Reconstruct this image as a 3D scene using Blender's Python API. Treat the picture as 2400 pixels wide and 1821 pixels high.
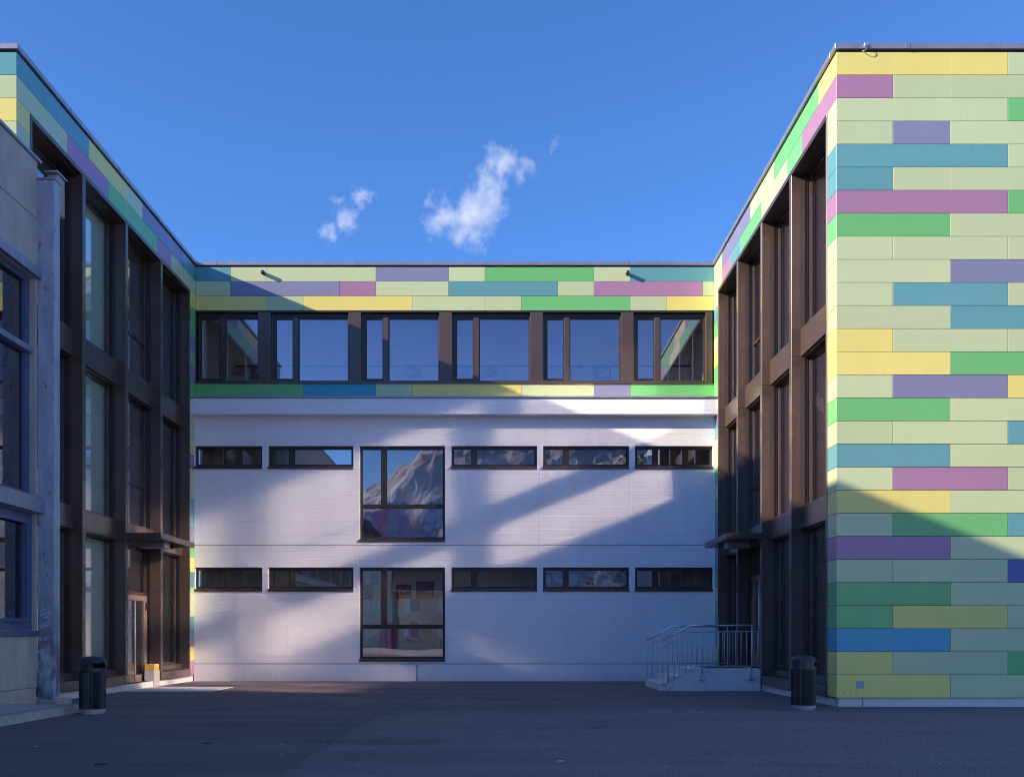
import bpy, bmesh, math, random
from mathutils import Vector, noise as mnoise
R = math.radians
random.seed(7)
scene = bpy.context.scene
for o in list(bpy.data.objects):
    bpy.data.objects.remove(o)
C = scene.collection

# ------------------------------------------------------------------ camera
cam_d = bpy.data.cameras.new('camera')
cam = bpy.data.objects.new('camera', cam_d); C.objects.link(cam)
cam.location = (0, 0, 1.3); cam.rotation_euler = (R(90), 0, 0)
cam_d.sensor_width = 36.0; cam_d.sensor_fit = 'HORIZONTAL'
cam_d.lens = 34.9
cam_d.shift_x = 0.0083; cam_d.shift_y = 0.2415
cam_d.clip_start = 0.1; cam_d.clip_end = 9000
scene.camera = cam

# ------------------------------------------------------------------ sky, sun, exposure
SUN_AZ, SUN_EL = R(69.9), R(20.8)          # light travels +X +Y and down
w = bpy.data.worlds.new('World'); scene.world = w; w.use_nodes = True
nt = w.node_tree; nt.nodes.clear()
sky = nt.nodes.new('ShaderNodeTexSky'); sky.sky_type = 'NISHITA'; sky.sun_disc = False
sky.sun_elevation = SUN_EL
sky.sun_rotation = math.atan2(-math.sin(SUN_AZ), -math.cos(SUN_AZ))
sky.altitude = 2200; sky.air_density = 1.0; sky.dust_density = 0.0; sky.ozone_density = 9.0
bg = nt.nodes.new('ShaderNodeBackground'); bg.inputs['Strength'].default_value = 0.142
wo = nt.nodes.new('ShaderNodeOutputWorld')
nt.links.new(sky.outputs[0], bg.inputs[0]); nt.links.new(bg.outputs[0], wo.inputs[0])
sd = bpy.data.lights.new('sun', 'SUN'); sd.energy = 4.1; sd.angle = R(0.6); sd.color = (1.0, 0.84, 0.61)
sun = bpy.data.objects.new('sun', sd); C.objects.link(sun)
sun.rotation_euler = Vector((math.sin(SUN_AZ)*math.cos(SUN_EL), math.cos(SUN_AZ)*math.cos(SUN_EL), -math.sin(SUN_EL))).to_track_quat('-Z', 'Y').to_euler()
sun.location = (-60, -22, 30)
vs = scene.view_settings
vs.view_transform = 'Standard'; vs.look = 'None'; vs.gamma = 1.0; vs.exposure = 1.02; vs.use_curve_mapping = False
scene.render.engine = 'CYCLES'
cy = scene.cycles
cy.use_denoising = True; cy.denoiser = 'OPENIMAGEDENOISE'
cy.use_adaptive_sampling = False; cy.pixel_filter_type = 'BLACKMAN_HARRIS'; cy.filter_width = 1.0
cy.max_bounces = 10; cy.diffuse_bounces = 5; cy.glossy_bounces = 6; cy.transparent_max_bounces = 24; cy.volume_bounces = 2
cy.caustics_reflective = True; cy.caustics_refractive = False
cy.blur_glossy = 0.0; cy.sample_clamp_indirect = 0.0
try:
    cy.use_guiding = True; cy.use_surface_guiding = True; cy.use_volume_guiding = False
    cy.guiding_training_samples = 128
except Exception:
    pass

# ------------------------------------------------------------------ materials
def newmat(name):
    m = bpy.data.materials.new(name); m.use_nodes = True
    n = m.node_tree; b = n.nodes['Principled BSDF']
    return m, n, b
def N(n, t, **kw):
    x = n.nodes.new(t)
    for k, v in kw.items(): setattr(x, k, v)
    return x
def L(n, a, b): n.links.new(a, b)
def mathn(n, op, a, b=None, clamp=False):
    x = n.nodes.new('ShaderNodeMath'); x.operation = op; x.use_clamp = clamp
    for i, v in enumerate((a, b)):
        if v is None: continue
        if isinstance(v, (int, float)): x.inputs[i].default_value = v
        else: n.links.new(v, x.inputs[i])
    return x.outputs[0]
def mixc(n, fac, a, b, mode='MIX'):
    x = n.nodes.new('ShaderNodeMix'); x.data_type = 'RGBA'; x.blend_type = mode
    for s, v in ((x.inputs[0], fac), (x.inputs[6], a), (x.inputs[7], b)):
        if isinstance(v, (int, float)): s.default_value = v
        elif isinstance(v, tuple): s.default_value = (*v, 1) if len(v) == 3 else v
        else: n.links.new(v, s)
    return x.outputs[2]
def noise(n, vec, scale, detail=4, rough=0.55, out=0):
    x = n.nodes.new('ShaderNodeTexNoise'); x.inputs['Scale'].default_value = scale
    x.inputs['Detail'].default_value = detail; x.inputs['Roughness'].default_value = rough
    if vec is not None: n.links.new(vec, x.inputs['Vector'])
    return x.outputs[out]
def ramp(n, v, p0, p1, c0=(0, 0, 0), c1=(1, 1, 1)):
    x = n.nodes.new('ShaderNodeValToRGB'); e = x.color_ramp.elements
    e[0].position, e[1].position = p0, p1; e[0].color = (*c0, 1); e[1].color = (*c1, 1)
    n.links.new(v, x.inputs[0]); return x.outputs[0]
def bump(n, h, strength, dist, b):
    x = n.nodes.new('ShaderNodeBump'); x.inputs['Strength'].default_value = strength; x.inputs['Distance'].default_value = dist
    n.links.new(h, x.inputs['Height']); n.links.new(x.outputs[0], b.inputs['Normal']); return x
def geo(n): return n.nodes.new('ShaderNodeNewGeometry').outputs['Position']
def scaled(n, vec, s):
    x = n.nodes.new('ShaderNodeMapping'); x.inputs['Scale'].default_value = s
    n.links.new(vec, x.inputs['Vector']); return x.outputs[0]

def simple(name, col, rough=0.5, metal=0.0, var=0.12, nscale=3.0, bmp=0.0, bscale=40, spec=0.5):
    m, n, b = newmat(name); p = geo(n)
    f = noise(n, p, nscale, 5)
    c0 = tuple(max(0, x*(1-var)) for x in col); c1 = tuple(min(1, x*(1+var)) for x in col)
    L(n, mixc(n, ramp(n, f, 0.3, 0.7), c0, c1), b.inputs['Base Color'])
    b.inputs['Roughness'].default_value = rough; b.inputs['Metallic'].default_value = metal
    b.inputs['Specular IOR Level'].default_value = spec
    if bmp: bump(n, noise(n, p, bscale, 6), bmp, 0.02, b)
    return m

def panel_mat(name, col):
    m, n, b = newmat(name); p = geo(n)
    oi = n.nodes.new('ShaderNodeObjectInfo')
    v = mathn(n, 'ADD', mathn(n, 'MULTIPLY', oi.outputs['Random'], 0.10), 0.95)
    hs = n.nodes.new('ShaderNodeHueSaturation'); hs.inputs['Color'].default_value = (*col, 1); L(n, v, hs.inputs['Value'])
    dirt = ramp(n, noise(n, scaled(n, p, (1.2, 1.2, 0.35)), 2.2, 6, 0.65), 0.35, 0.8)
    c = mixc(n, mathn(n, 'MULTIPLY', dirt, 0.10), hs.outputs[0], (0.30, 0.29, 0.26))
    L(n, c, b.inputs['Base Color'])
    L(n, mathn(n, 'ADD', mathn(n, 'MULTIPLY', dirt, 0.10), 0.27), b.inputs['Roughness'])
    b.inputs['Specular IOR Level'].default_value = 0.30
    off = n.nodes.new('ShaderNodeVectorMath'); off.operation = 'ADD'
    L(n, p, off.inputs[0]); L(n, mathn(n, 'MULTIPLY', oi.outputs['Random'], 37.0), off.inputs[1])
    bump(n, noise(n, scaled(n, off.outputs[0], (0.9, 0.9, 1.6)), 0.9, 2), 0.32, 0.02, b)
    return m
PAL = {
    'W': panel_mat('panel_pale_green', (0.55, 0.64, 0.365)),
    'Y': panel_mat('panel_yellow', (0.82, 0.71, 0.21)),
    'P': panel_mat('panel_mauve', (0.41, 0.21, 0.36)),
    'L': panel_mat('panel_lavender', (0.23, 0.235, 0.38)),
    'T': panel_mat('panel_teal', (0.125, 0.345, 0.385)),
    'B': panel_mat('panel_blue', (0.050, 0.36, 0.50)),
    'N': panel_mat('panel_lavender_shaded', (0.105, 0.14, 0.37)),  # lavender panel with the blue of the shade put into its colour
    'G': panel_mat('panel_green', (0.170, 0.52, 0.185)),
}
M = {}
M['bronze'] = simple('bronze_metal', (0.088, 0.058, 0.047), 0.27, 0.0, 0.10, 1.5, spec=0.6)
M['bronze_door_lit'] = simple('bronze_door_frame_lit', (0.25, 0.175, 0.145), 0.36, 0.0, 0.10, 1.5)  # lighter copy of the bronze; reflected sunlight on the doors put into the colour
M['bronze_dark'] = simple('bronze_dark', (0.040, 0.028, 0.026), 0.4, 0.0, 0.10, 1.5)
M['rubber'] = simple('dark_gasket', (0.012, 0.011, 0.012), 0.6)
M['backing'] = simple('dark_backing', (0.02, 0.02, 0.022), 0.8)
M['coping'] = simple('zinc_coping', (0.36, 0.35, 0.40), 0.38, 0.55, 0.12, 4)
M['steel'] = simple('stainless_steel', (0.78, 0.79, 0.81), 0.25, 0.85, 0.08, 8)
M['galv'] = simple('galvanised_steel', (0.56, 0.57, 0.60), 0.40, 0.50, 0.18, 25)
M['interior'] = simple('interior_plaster', (0.80, 0.79, 0.76), 0.8, 0, 0.06)
M['interior_floor'] = simple('interior_floor', (0.22, 0.17, 0.13), 0.5)
M['curtain'] = simple('green_blind', (0.78, 0.92, 0.82), 0.7, 0, 0.06, 2)
M['bluemetal'] = simple('blue_window_metal', (0.070, 0.105, 0.21), 0.42, 0.0, 0.18, 5)
M['bluelight'] = simple('pale_blue_metal', (0.24, 0.265, 0.35), 0.40, 0.2, 0.15, 5)
M['binblack'] = simple('bin_black', (0.012, 0.011, 0.015), 0.42, 0.0, 0.2, 10)
M['bincap'] = simple('bin_cap_black', (0.030, 0.030, 0.042), 0.33, 0.0, 0.15, 10)
M['binbase'] = simple('bin_concrete_base', (0.42, 0.41, 0.42), 0.75, 0, 0.15, 12, 0.15)
M['lampblack'] = simple('spotlight_black', (0.02, 0.02, 0.022), 0.35)
M['gold'] = simple('straw_yellow', (0.62, 0.40, 0.09), 0.55, 0, 0.35, 30)
M['plate'] = simple('cover_plate_grey', (0.40, 0.40, 0.46), 0.5)
M['white'] = simple('white_plastic', (0.74, 0.74, 0.74), 0.45)
M['orange_wall'] = simple('orange_render', (0.76, 0.47, 0.26), 0.85, 0, 0.1, 1.0)
M['rooftile'] = None
M['bounce_blue'] = simple('bounce_house_blue', (0.48, 0.62, 0.86), 0.85, 0, 0.08, 0.6)  # blue chosen so warm sun bounces off the added house neutral
M['cream'] = simple('cream_render', (0.62, 0.56, 0.45), 0.85, 0, 0.08, 0.6)

def wall_white():
    m, n, b = newmat('white_painted_board_concrete'); p = geo(n)
    sp = n.nodes.new('ShaderNodeSeparateXYZ'); L(n, p, sp.inputs[0])
    warp = mathn(n, 'MULTIPLY', mathn(n, 'SUBTRACT', noise(n, scaled(n, p, (0.5, 1, 9)), 1.5, 3), 0.5), 0.05)
    zz = mathn(n, 'DIVIDE', mathn(n, 'ADD', sp.outputs['Z'], warp), 0.125)
    fr = mathn(n, 'FRACT', zz)
    edge = mathn(n, 'SUBTRACT', 1.0, mathn(n, 'MULTIPLY', mathn(n, 'MINIMUM', fr, mathn(n, 'SUBTRACT', 1.0, fr)), 11.0), True)
    # every board has its own level and a broken joint
    bl = n.nodes.new('ShaderNodeTexWhiteNoise'); bl.noise_dimensions = '1D'; L(n, mathn(n, 'FLOOR', zz), bl.inputs['W'])
    brk = ramp(n, noise(n, scaled(n, p, (0.55, 1, 6)), 2.0, 4), 0.35, 0.6)
    # vertical formwork seams at the middle of each pier
    sx = mathn(n, 'FRACT', mathn(n, 'DIVIDE', mathn(n, 'ADD', sp.outputs['X'], 6.86), 2.637))
    sxd = mathn(n, 'MULTIPLY', mathn(n, 'MINIMUM', sx, mathn(n, 'SUBTRACT', 1.0, sx)), 2.637)
    sxn = mathn(n, 'ADD', sxd, mathn(n, 'MULTIPLY', noise(n, scaled(n, p, (1, 1, 14)), 1.0, 4), 0.012))
    seam = mathn(n, 'SUBTRACT', 1.0, mathn(n, 'MULTIPLY', sxn, 55.0), True)
    fine = noise(n, p, 55, 6, 0.6)
    h = mathn(n, 'ADD', mathn(n, 'MULTIPLY', mathn(n, 'MULTIPLY', edge, brk), 0.9), mathn(n, 'MULTIPLY', bl.outputs['Value'], 0.55))
    h = mathn(n, 'ADD', h, mathn(n, 'MULTIPLY', seam, 1.0))
    h = mathn(n, 'ADD', h, mathn(n, 'MULTIPLY', fine, 0.35))
    bump(n, h, 0.6, 0.007, b)
    st = ramp(n, noise(n, scaled(n, p, (1.6, 1.6, 0.5)), 0.9, 6, 0.6), 0.3, 0.75)
    c = mixc(n, mathn(n, 'MULTIPLY', st, 0.9), (0.90, 0.88, 0.92), (0.83, 0.81, 0.85))
    drip = ramp(n, noise(n, scaled(n, p, (7, 7, 0.28)), 1.3, 6, 0.7), 0.54, 0.74)
    c = mixc(n, mathn(n, 'MULTIPLY', drip, 0.13), c, (0.50, 0.46, 0.45))
    low = ramp(n, sp.outputs['Z'], 0.0, 0.35, (1, 1, 1), (0, 0, 0))
    c = mixc(n, mathn(n, 'MULTIPLY', low, mathn(n, 'MULTIPLY', noise(n, p, 6, 5), 0.45)), c, (0.30, 0.27, 0.26))
    L(n, c, b.inputs['Base Color']); b.inputs['Roughness'].default_value = 0.62
    return m
M['wall'] = wall_white()

def concrete(name, col, streak=0.25, sc=1.0, bs=0.25):
    m, n, b = newmat(name); p = geo(n)
    f = ramp(n, noise(n, scaled(n, p, (1.3*sc, 1.3*sc, 0.5*sc)), 1.8, 8, 0.65), 0.3, 0.72)
    g = ramp(n, noise(n, p, 9*sc, 6, 0.7), 0.35, 0.7)
    c = mixc(n, f, tuple(x*(1-streak) for x in col), col)
    c = mixc(n, mathn(n, 'MULTIPLY', g, 0.3), c, tuple(x*0.72 for x in col))
    sp = n.nodes.new('ShaderNodeSeparateXYZ'); L(n, p, sp.inputs[0])
    L(n, c, b.inputs['Base Color']); b.inputs['Roughness'].default_value = 0.82
    hh = mathn(n, 'ADD', noise(n, p, 60, 6, 0.65), mathn(n, 'MULTIPLY', noise(n, p, 8, 5), 1.0))
    bump(n, hh, bs, 0.02, b)
    return m
M['concrete_tan'] = concrete('board_marked_concrete', (0.60, 0.52, 0.44), 0.38)
M['concrete'] = concrete('grey_concrete', (0.52, 0.49, 0.46), 0.22)
M['concrete_light'] = concrete('pale_concrete', (0.80, 0.77, 0.77), 0.2)
M['kerbstone'] = concrete('kerb_concrete', (0.50, 0.44, 0.38), 0.35, 1.6, 0.5)

def pillar_mat():
    m, n, b = newmat('weathered_painted_pillar'); p = geo(n)
    f = ramp(n, noise(n, scaled(n, p, (3, 3, 0.8)), 1.6, 7, 0.65), 0.32, 0.7)
    c = mixc(n, f, (0.30, 0.335, 0.43), (0.49, 0.51, 0.59))
    chips = ramp(n, noise(n, scaled(n, p, (5, 5, 2.2)), 1.8, 6, 0.7), 0.60, 0.66)
    c = mixc(n, mathn(n, 'MULTIPLY', chips, 0.7), c, (0.17, 0.13, 0.12))
    sp = n.nodes.new('ShaderNodeSeparateXYZ'); L(n, p, sp.inputs[0])
    worn = mathn(n, 'MULTIPLY', ramp(n, sp.outputs['Z'], 0.0, 0.22, (1, 1, 1), (0, 0, 0)), 1.0)
    zlow = n.nodes.new('ShaderNodeMapRange'); L(n, sp.outputs['Z'], zlow.inputs['Value'])
    zlow.inputs['From Min'].default_value = 0.9; zlow.inputs['From Max'].default_value = 2.4
    zlow.inputs['To Min'].default_value = 1.0; zlow.inputs['To Max'].default_value = 0.0
    patch = mathn(n, 'MULTIPLY', zlow.outputs[0], ramp(n, noise(n, scaled(n, p, (4, 4, 1.5)), 1.4, 5), 0.38, 0.55))
    c = mixc(n, mathn(n, 'MULTIPLY', patch, 0.85), c, (0.075, 0.085, 0.15))
    rust = mathn(n, 'MULTIPLY', ramp(n, noise(n, scaled(n, p, (6, 6, 1.0)), 2.5, 6, 0.7), 0.62, 0.7), 0.6)
    c = mixc(n, rust, c, (0.17, 0.09, 0.07))
    L(n, c, b.inputs['Base Color']); b.inputs['Roughness'].default_value = 0.55
    bump(n, noise(n, p, 16, 6, 0.7), 0.25, 0.02, b)
    return m
M['pillar'] = pillar_mat()

def asphalt(name, base, grain):
    m, n, b = newmat(name); p = geo(n)
    big = ramp(n, noise(n, scaled(n, p, (0.30, 1.0, 1)), 0.8, 7, 0.62), 0.3, 0.72)
    gr = noise(n, p, 34, 4, 0.8); gr2 = noise(n, p, 75, 3, 0.8)
    c = mixc(n, big, tuple(x*0.72 for x in base), tuple(x*1.22 for x in base))
    c = mixc(n, mathn(n, 'MULTIPLY', ramp(n, gr, 0.36, 0.50, (1, 1, 1), (0, 0, 0)), min(1, grain*1.3)), c, tuple(x*0.34 for x in base))
    c = mixc(n, mathn(n, 'MULTIPLY', ramp(n, gr2, 0.52, 0.66), grain), c, tuple(min(1, x*2.4) for x in base))
    v = n.nodes.new('ShaderNodeTexVoronoi'); v.inputs['Scale'].default_value = 11.0; L(n, p, v.inputs['Vector'])
    dot = ramp(n, v.outputs['Distance'], 0.05, 0.09, (1, 1, 1), (0, 0, 0))
    pick = mathn(n, 'GREATER_THAN', noise(n, p, 3.1, 2), 0.56)
    c = mixc(n, mathn(n, 'MULTIPLY', mathn(n, 'MULTIPLY', dot, pick), 0.55), c, (0.34, 0.32, 0.32))
    st = ramp(n, noise(n, scaled(n, p, (0.5, 0.8, 1)), 0.7, 8, 0.72), 0.56, 0.66)
    c = mixc(n, mathn(n, 'MULTIPLY', st, 0.55), c, tuple(x*0.5 for x in base))
    L(n, c, b.inputs['Base Color']); b.inputs['Roughness'].default_value = 0.8
    b.inputs['Specular IOR Level'].default_value = 0.3
    bump(n, mathn(n, 'ADD', gr, mathn(n, 'MULTIPLY', gr2, 0.6)), 1.0, 0.05, b)
    return m
M['asphalt'] = asphalt('old_asphalt', (0.285, 0.222, 0.232), 0.45)
M['asphalt_new'] = asphalt('patched_asphalt', (0.315, 0.244, 0.254), 0.9)

def glass(name, f0, tint, wob=0.02, wscale=1.1, rough=0.0, refl=(1.0, 0.93, 0.98)):
    m = bpy.data.materials.new(name); m.use_nodes = True; n = m.node_tree; n.nodes.clear()
    out = n.nodes.new('ShaderNodeOutputMaterial'); mix = n.nodes.new('ShaderNodeMixShader')
    tr = n.nodes.new('ShaderNodeBsdfTransparent'); tr.inputs[0].default_value = (*tint, 1)
    gl = n.nodes.new('ShaderNodeBsdfGlossy'); gl.inputs['Roughness'].default_value = rough
    gl.inputs['Color'].default_value = (*refl, 1)
    lw = n.nodes.new('ShaderNodeLayerWeight'); lw.inputs['Blend'].default_value = 0.5
    f5 = mathn(n, 'POWER', lw.outputs['Facing'], 5.0)
    fac = mathn(n, 'ADD', mathn(n, 'MULTIPLY', f5, 1.0-f0), f0, True)
    p = geo(n); oi = n.nodes.new('ShaderNodeObjectInfo')
    off = n.nodes.new('ShaderNodeVectorMath'); off.operation = 'ADD'
    L(n, p, off.inputs[0]); L(n, mathn(n, 'MULTIPLY', oi.outputs['Random'], 51.0), off.inputs[1])
    bp = n.nodes.new('ShaderNodeBump'); bp.inputs['Strength'].default_value = wob; bp.inputs['Distance'].default_value = 0.1
    L(n, noise(n, off.outputs[0], wscale, 1.5), bp.inputs['Height']); L(n, bp.outputs[0], gl.inputs['Normal'])
    L(n, fac, mix.inputs[0]); L(n, tr.outputs[0], mix.inputs[1]); L(n, gl.outputs[0], mix.inputs[2])
    L(n, mix.outputs[0], out.inputs[0])
    return m
M['glass'] = glass('coated_window_glass', 0.25, (0.90, 0.93, 0.90), 0.010)
M['glass_sunny'] = glass('uneven_window_glass', 0.48, (0.90, 0.92, 0.90), 0.0, 1.1, 0.082)
M['glass_wavy'] = glass('wavy_window_glass', 0.15, (0.92, 0.94, 0.92), 0.012, 1.2)
M['glass_top'] = glass('top_storey_glass', 0.20, (0.95, 0.95, 0.93), 0.008, 1.0, 0.0, (1.0, 0.83, 0.95))
M['glass_dark'] = glass('dark_window_glass', 0.20, (0.40, 0.42, 0.42), 0.02)
M['canopy_glass'] = M['glass_dark']

# ------------------------------------------------------------------ geometry helpers
def finish(name, me, mat, parent=None, loc=(0, 0, 0)):
    o = bpy.data.objects.new(name, me); C.objects.link(o)
    if mat is not None and not me.materials: me.materials.append(mat)
    o.location = loc
    if parent is not None:
        o.parent = parent
        o.location = Vector(loc) - world_of(parent)
    return o
def world_of(o):
    v = Vector(o.location)
    while o.parent is not None:
        o = o.parent; v += Vector(o.location)
    return v
_cache = {}
def box(name, x0, x1, y0, y1, z0, z1, mat, parent=None, bev=0.0):
    w_, d_, h_ = x1-x0, y1-y0, z1-z0
    key = (round(w_, 4), round(d_, 4), round(h_, 4), mat.name, bev)
    me = _cache.get(key)
    if me is None:
        bm = bmesh.new()
        bmesh.ops.create_cube(bm, size=1.0)
        bmesh.ops.scale(bm, vec=(w_, d_, h_), verts=bm.verts)
        if bev: bmesh.ops.bevel(bm, geom=list(bm.edges), offset=bev, segments=1, affect='EDGES', profile=0.5)
        me = bpy.data.meshes.new(name); bm.to_mesh(me); bm.free(); me.materials.append(mat)
        _cache[key] = me
    return finish(name, me, mat, parent, ((x0+x1)/2, (y0+y1)/2, (z0+z1)/2))
def slab(name, axis, a0, a1, b0, b1, n0, n1, holes, mat, parent=None):
    """flat slab with rectangular holes as one closed mesh; axis X: a=Y b=Z, axis Y: a=X b=Z, axis Z: a=X b=Y"""
    As = sorted({round(v, 5) for v in [a0, a1]+[h[0] for h in holes]+[h[1] for h in holes] if a0-1e-6 <= v <= a1+1e-6})
    Bs = sorted({round(v, 5) for v in [b0, b1]+[h[2] for h in holes]+[h[3] for h in holes] if b0-1e-6 <= v <= b1+1e-6})
    na, nb = len(As)-1, len(Bs)-1
    def solid(i, j):
        if i < 0 or j < 0 or i >= na or j >= nb: return False
        ca, cb = (As[i]+As[i+1])/2, (Bs[j]+Bs[j+1])/2
        return not any(h[0] < ca < h[1] and h[2] < cb < h[3] for h in holes)
    vid = {}; verts = []; faces = []
    def V(i, j, k):
        if (i, j, k) not in vid:
            a, b, c = As[i], Bs[j], (n0, n1)[k]
            verts.append({'X': (c, a, b), 'Y': (a, c, b), 'Z': (a, b, c)}[axis]); vid[(i, j, k)] = len(verts)-1
        return vid[(i, j, k)]
    for i in range(na):
        for j in range(nb):
            if not solid(i, j): continue
            faces.append((V(i, j, 0), V(i+1, j, 0), V(i+1, j+1, 0), V(i, j+1, 0)))
            faces.append((V(i, j, 1), V(i, j+1, 1), V(i+1, j+1, 1), V(i+1, j, 1)))
            if not solid(i-1, j): faces.append((V(i, j, 0), V(i, j+1, 0), V(i, j+1, 1), V(i, j, 1)))
            if not solid(i+1, j): faces.append((V(i+1, j, 0), V(i+1, j, 1), V(i+1, j+1, 1), V(i+1, j+1, 0)))
            if not solid(i, j-1): faces.append((V(i, j, 0), V(i, j, 1), V(i+1, j, 1), V(i+1, j, 0)))
            if not solid(i, j+1): faces.append((V(i, j+1, 0), V(i+1, j+1, 0), V(i+1, j+1, 1), V(i, j+1, 1)))
    me = bpy.data.meshes.new(name); me.from_pydata(verts, [], faces); me.update()
    bm = bmesh.new(); bm.from_mesh(me); bmesh.ops.recalc_face_normals(bm, faces=bm.faces); bm.to_mesh(me); bm.free()
    return finish(name, me, mat, parent)
def mesh(name, verts, faces, mat, parent=None, smooth=False, loc=(0, 0, 0)):
    me = bpy.data.meshes.new(name); me.from_pydata([tuple(v) for v in verts], [], faces); me.update()
    bm = bmesh.new(); bm.from_mesh(me); bmesh.ops.recalc_face_normals(bm, faces=bm.faces); bm.to_mesh(me); bm.free()
    if smooth:
        for p in me.polygons: p.use_smooth = True
    return finish(name, me, mat, parent, loc)
def tube_data(pts, r, seg=8):
    pts = [Vector(p) for p in pts]; verts = []; faces = []
    for i, p in enumerate(pts):
        t = (pts[min(i+1, len(pts)-1)]-pts[max(i-1, 0)]).normalized()
        a = t.cross(Vector((0, 0, 1)))
        if a.length < 1e-3: a = t.cross(Vector((0, 1, 0)))
        a.normalize(); b = t.cross(a)
        rr = r[i] if isinstance(r, (list, tuple)) else r
        for k in range(seg):
            th = 2*math.pi*k/seg; verts.append(p+a*math.cos(th)*rr+b*math.sin(th)*rr)
    for i in range(len(pts)-1):
        for k in range(seg):
            k2 = (k+1) % seg
            faces.append((i*seg+k, i*seg+k2, (i+1)*seg+k2, (i+1)*seg+k))
    faces.append(tuple(range(seg))); faces.append(tuple((len(pts)-1)*seg+k for k in range(seg))[::-1])
    return verts, faces
def tube(name, pts, r, mat, parent=None, seg=8):
    v, f = tube_data(pts, r, seg); return mesh(name, v, f, mat, parent, True)
def lathe(name, prof, loc, mat, parent=None, seg=48, smooth=True):
    verts = []; faces = []
    for r, z in prof:
        for k in range(seg):
            t = 2*math.pi*k/seg; verts.append((r*math.cos(t), r*math.sin(t), z))
    for i in range(len(prof)-1):
        for k in range(seg):
            k2 = (k+1) % seg; faces.append((i*seg+k, i*seg+k2, (i+1)*seg+k2, (i+1)*seg+k))
    faces.append(tuple(range(seg))[::-1]); faces.append(tuple((len(prof)-1)*seg+k for k in range(seg)))
    o = mesh(name, verts, faces, mat, parent, False, loc)
    if smooth:
        for p in o.data.polygons: p.use_smooth = len(p.vertices) == 4
        try: o.data.set_sharp_from_angle(angle=R(35))
        except Exception: pass
    return o
def empty(name, loc=(0, 0, 0)):
    o = bpy.data.objects.new(name, None); C.objects.link(o); o.location = loc; o.empty_display_size = 0.3; return o
def tag(o, label=None, cat=None, group=None, kind=None):
    if label: o['label'] = label
    if cat: o['category'] = cat
    if group: o['group'] = group
    if kind: o['kind'] = kind
    return o
def thing(name, loc, label, cat, group=None): return tag(empty(name, loc), label, cat, group)

# ------------------------------------------------------------------ the place: key dimensions (metres)
XR, XL = 6.108, -8.93            # court faces of the two wings
YF, YB = 18.20, 28.80            # wing fronts, upper back facade
ROW, MOD, ZT = 0.4225, 1.0545, 12.0
GAP = 0.008
def zrow(r): return ZT-ROW*(r-1)     # top of row r (1 = topmost)

# ------------------------------------------------------------------ ground
g = slab('ground', 'Z', -2500, 2500, -2500, 2500, -0.4, 0.0, [], M['asphalt']); tag(g, kind='structure')
g2 = slab('asphalt_patch', 'Z', -2.06, 13.0, -8.0, 17.4, -0.1, 0.006, [], M['asphalt_new']); tag(g2, kind='structure')
pv_ = slab('bounce_pavement', 'Z', -60, 60, -49, -12, -0.1, 0.005, [], simple('bounce_paving', (0.42, 0.39, 0.36), 0.85, 0, 0.25, 0.5)); tag(pv_, kind='structure')  # pale paving added behind the camera to bounce sunlight onto the facade
def seam_strip():
    rr = random.Random(8); pts = []
    y_ = -2.0
    while y_ < 17.4: pts.append((-2.06+(rr.random()-.5)*.03, y_)); y_ += 0.18
    x_ = -2.06
    while x_ < 12.9: pts.append((x_, 17.4+(rr.random()-.5)*.03)); x_ += 0.22
    v, f = [], []
    for i, (x, y) in enumerate(pts):
        a = Vector(pts[min(i+1, len(pts)-1)])-Vector(pts[max(i-1, 0)]); a.normalize(); nrm = Vector((-a.y, a.x))
        wd = .010+.016*rr.random()
        for sgn in (1, -1):
            for z in (0.003, 0.0095): v.append((x+nrm.x*wd*sgn, y+nrm.y*wd*sgn, z))
    for i in range(len(pts)-1):
        a = i*4; b = a+4
        f += [(a+1, b+1, b+3, a+3), (a, a+1, b+1, b), (a+2, b+2, b+3, a+3)]
    o = mesh('tar_seam', v, f, simple('tar', (0.15, 0.12, 0.13), 0.8, 0, 0.4, 4), g2)
seam_strip()
pad = slab('door_slab', 'Z', -8.85, -6.86, 23.25, 25.2, -0.1, 0.014, [], M['concrete_light']); tag(pad, kind='structure')

# ------------------------------------------------------------------ window builders
def window_y(parent, x0, x1, z0, z1, ycoord, holes, mat_frame, mat_glass, depth=0.07, gl=None):
    """window facing -Y: frame mesh with its panes as sub-parts"""
    f = slab('window', 'Y', x0, x1, z0, z1, ycoord, ycoord+depth, holes, mat_frame, parent)
    for h in holes:
        box('pane', h[0]-0.008, h[1]+0.008, ycoord+depth*0.45, ycoord+depth*0.45+0.012, h[2]-0.008, h[3]+0.008, mat_glass, f)
        # slim bead round the pane
        slab('bead', 'Y', h[0]-0.004, h[1]+0.004, h[2]-0.004, h[3]+0.004, ycoord+0.006, ycoord+depth*0.45-0.002,
             [(h[0]+0.014, h[1]-0.014, h[2]+0.014, h[3]-0.014)], M['rubber'], f)
    return f
def window_x(parent, xo, s, y0, y1, z0, z1, holes, mat_frame, mat_glass, depth=0.07):
    """window in a court face; s=+1 right wing (outside is -X), s=-1 left wing"""
    xa, xb = (xo, xo+s*depth) if s > 0 else (xo+s*depth, xo)
    f = slab('window', 'X', y0, y1, z0, z1, xa, xb, holes, mat_frame, parent)
    for h in holes:
        xc = xo+s*depth*0.5
        box('pane', xc-0.006, xc+0.006, h[0]-0.008, h[1]+0.008, h[2]-0.008, h[3]+0.008, mat_glass, f)
    return f

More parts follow.
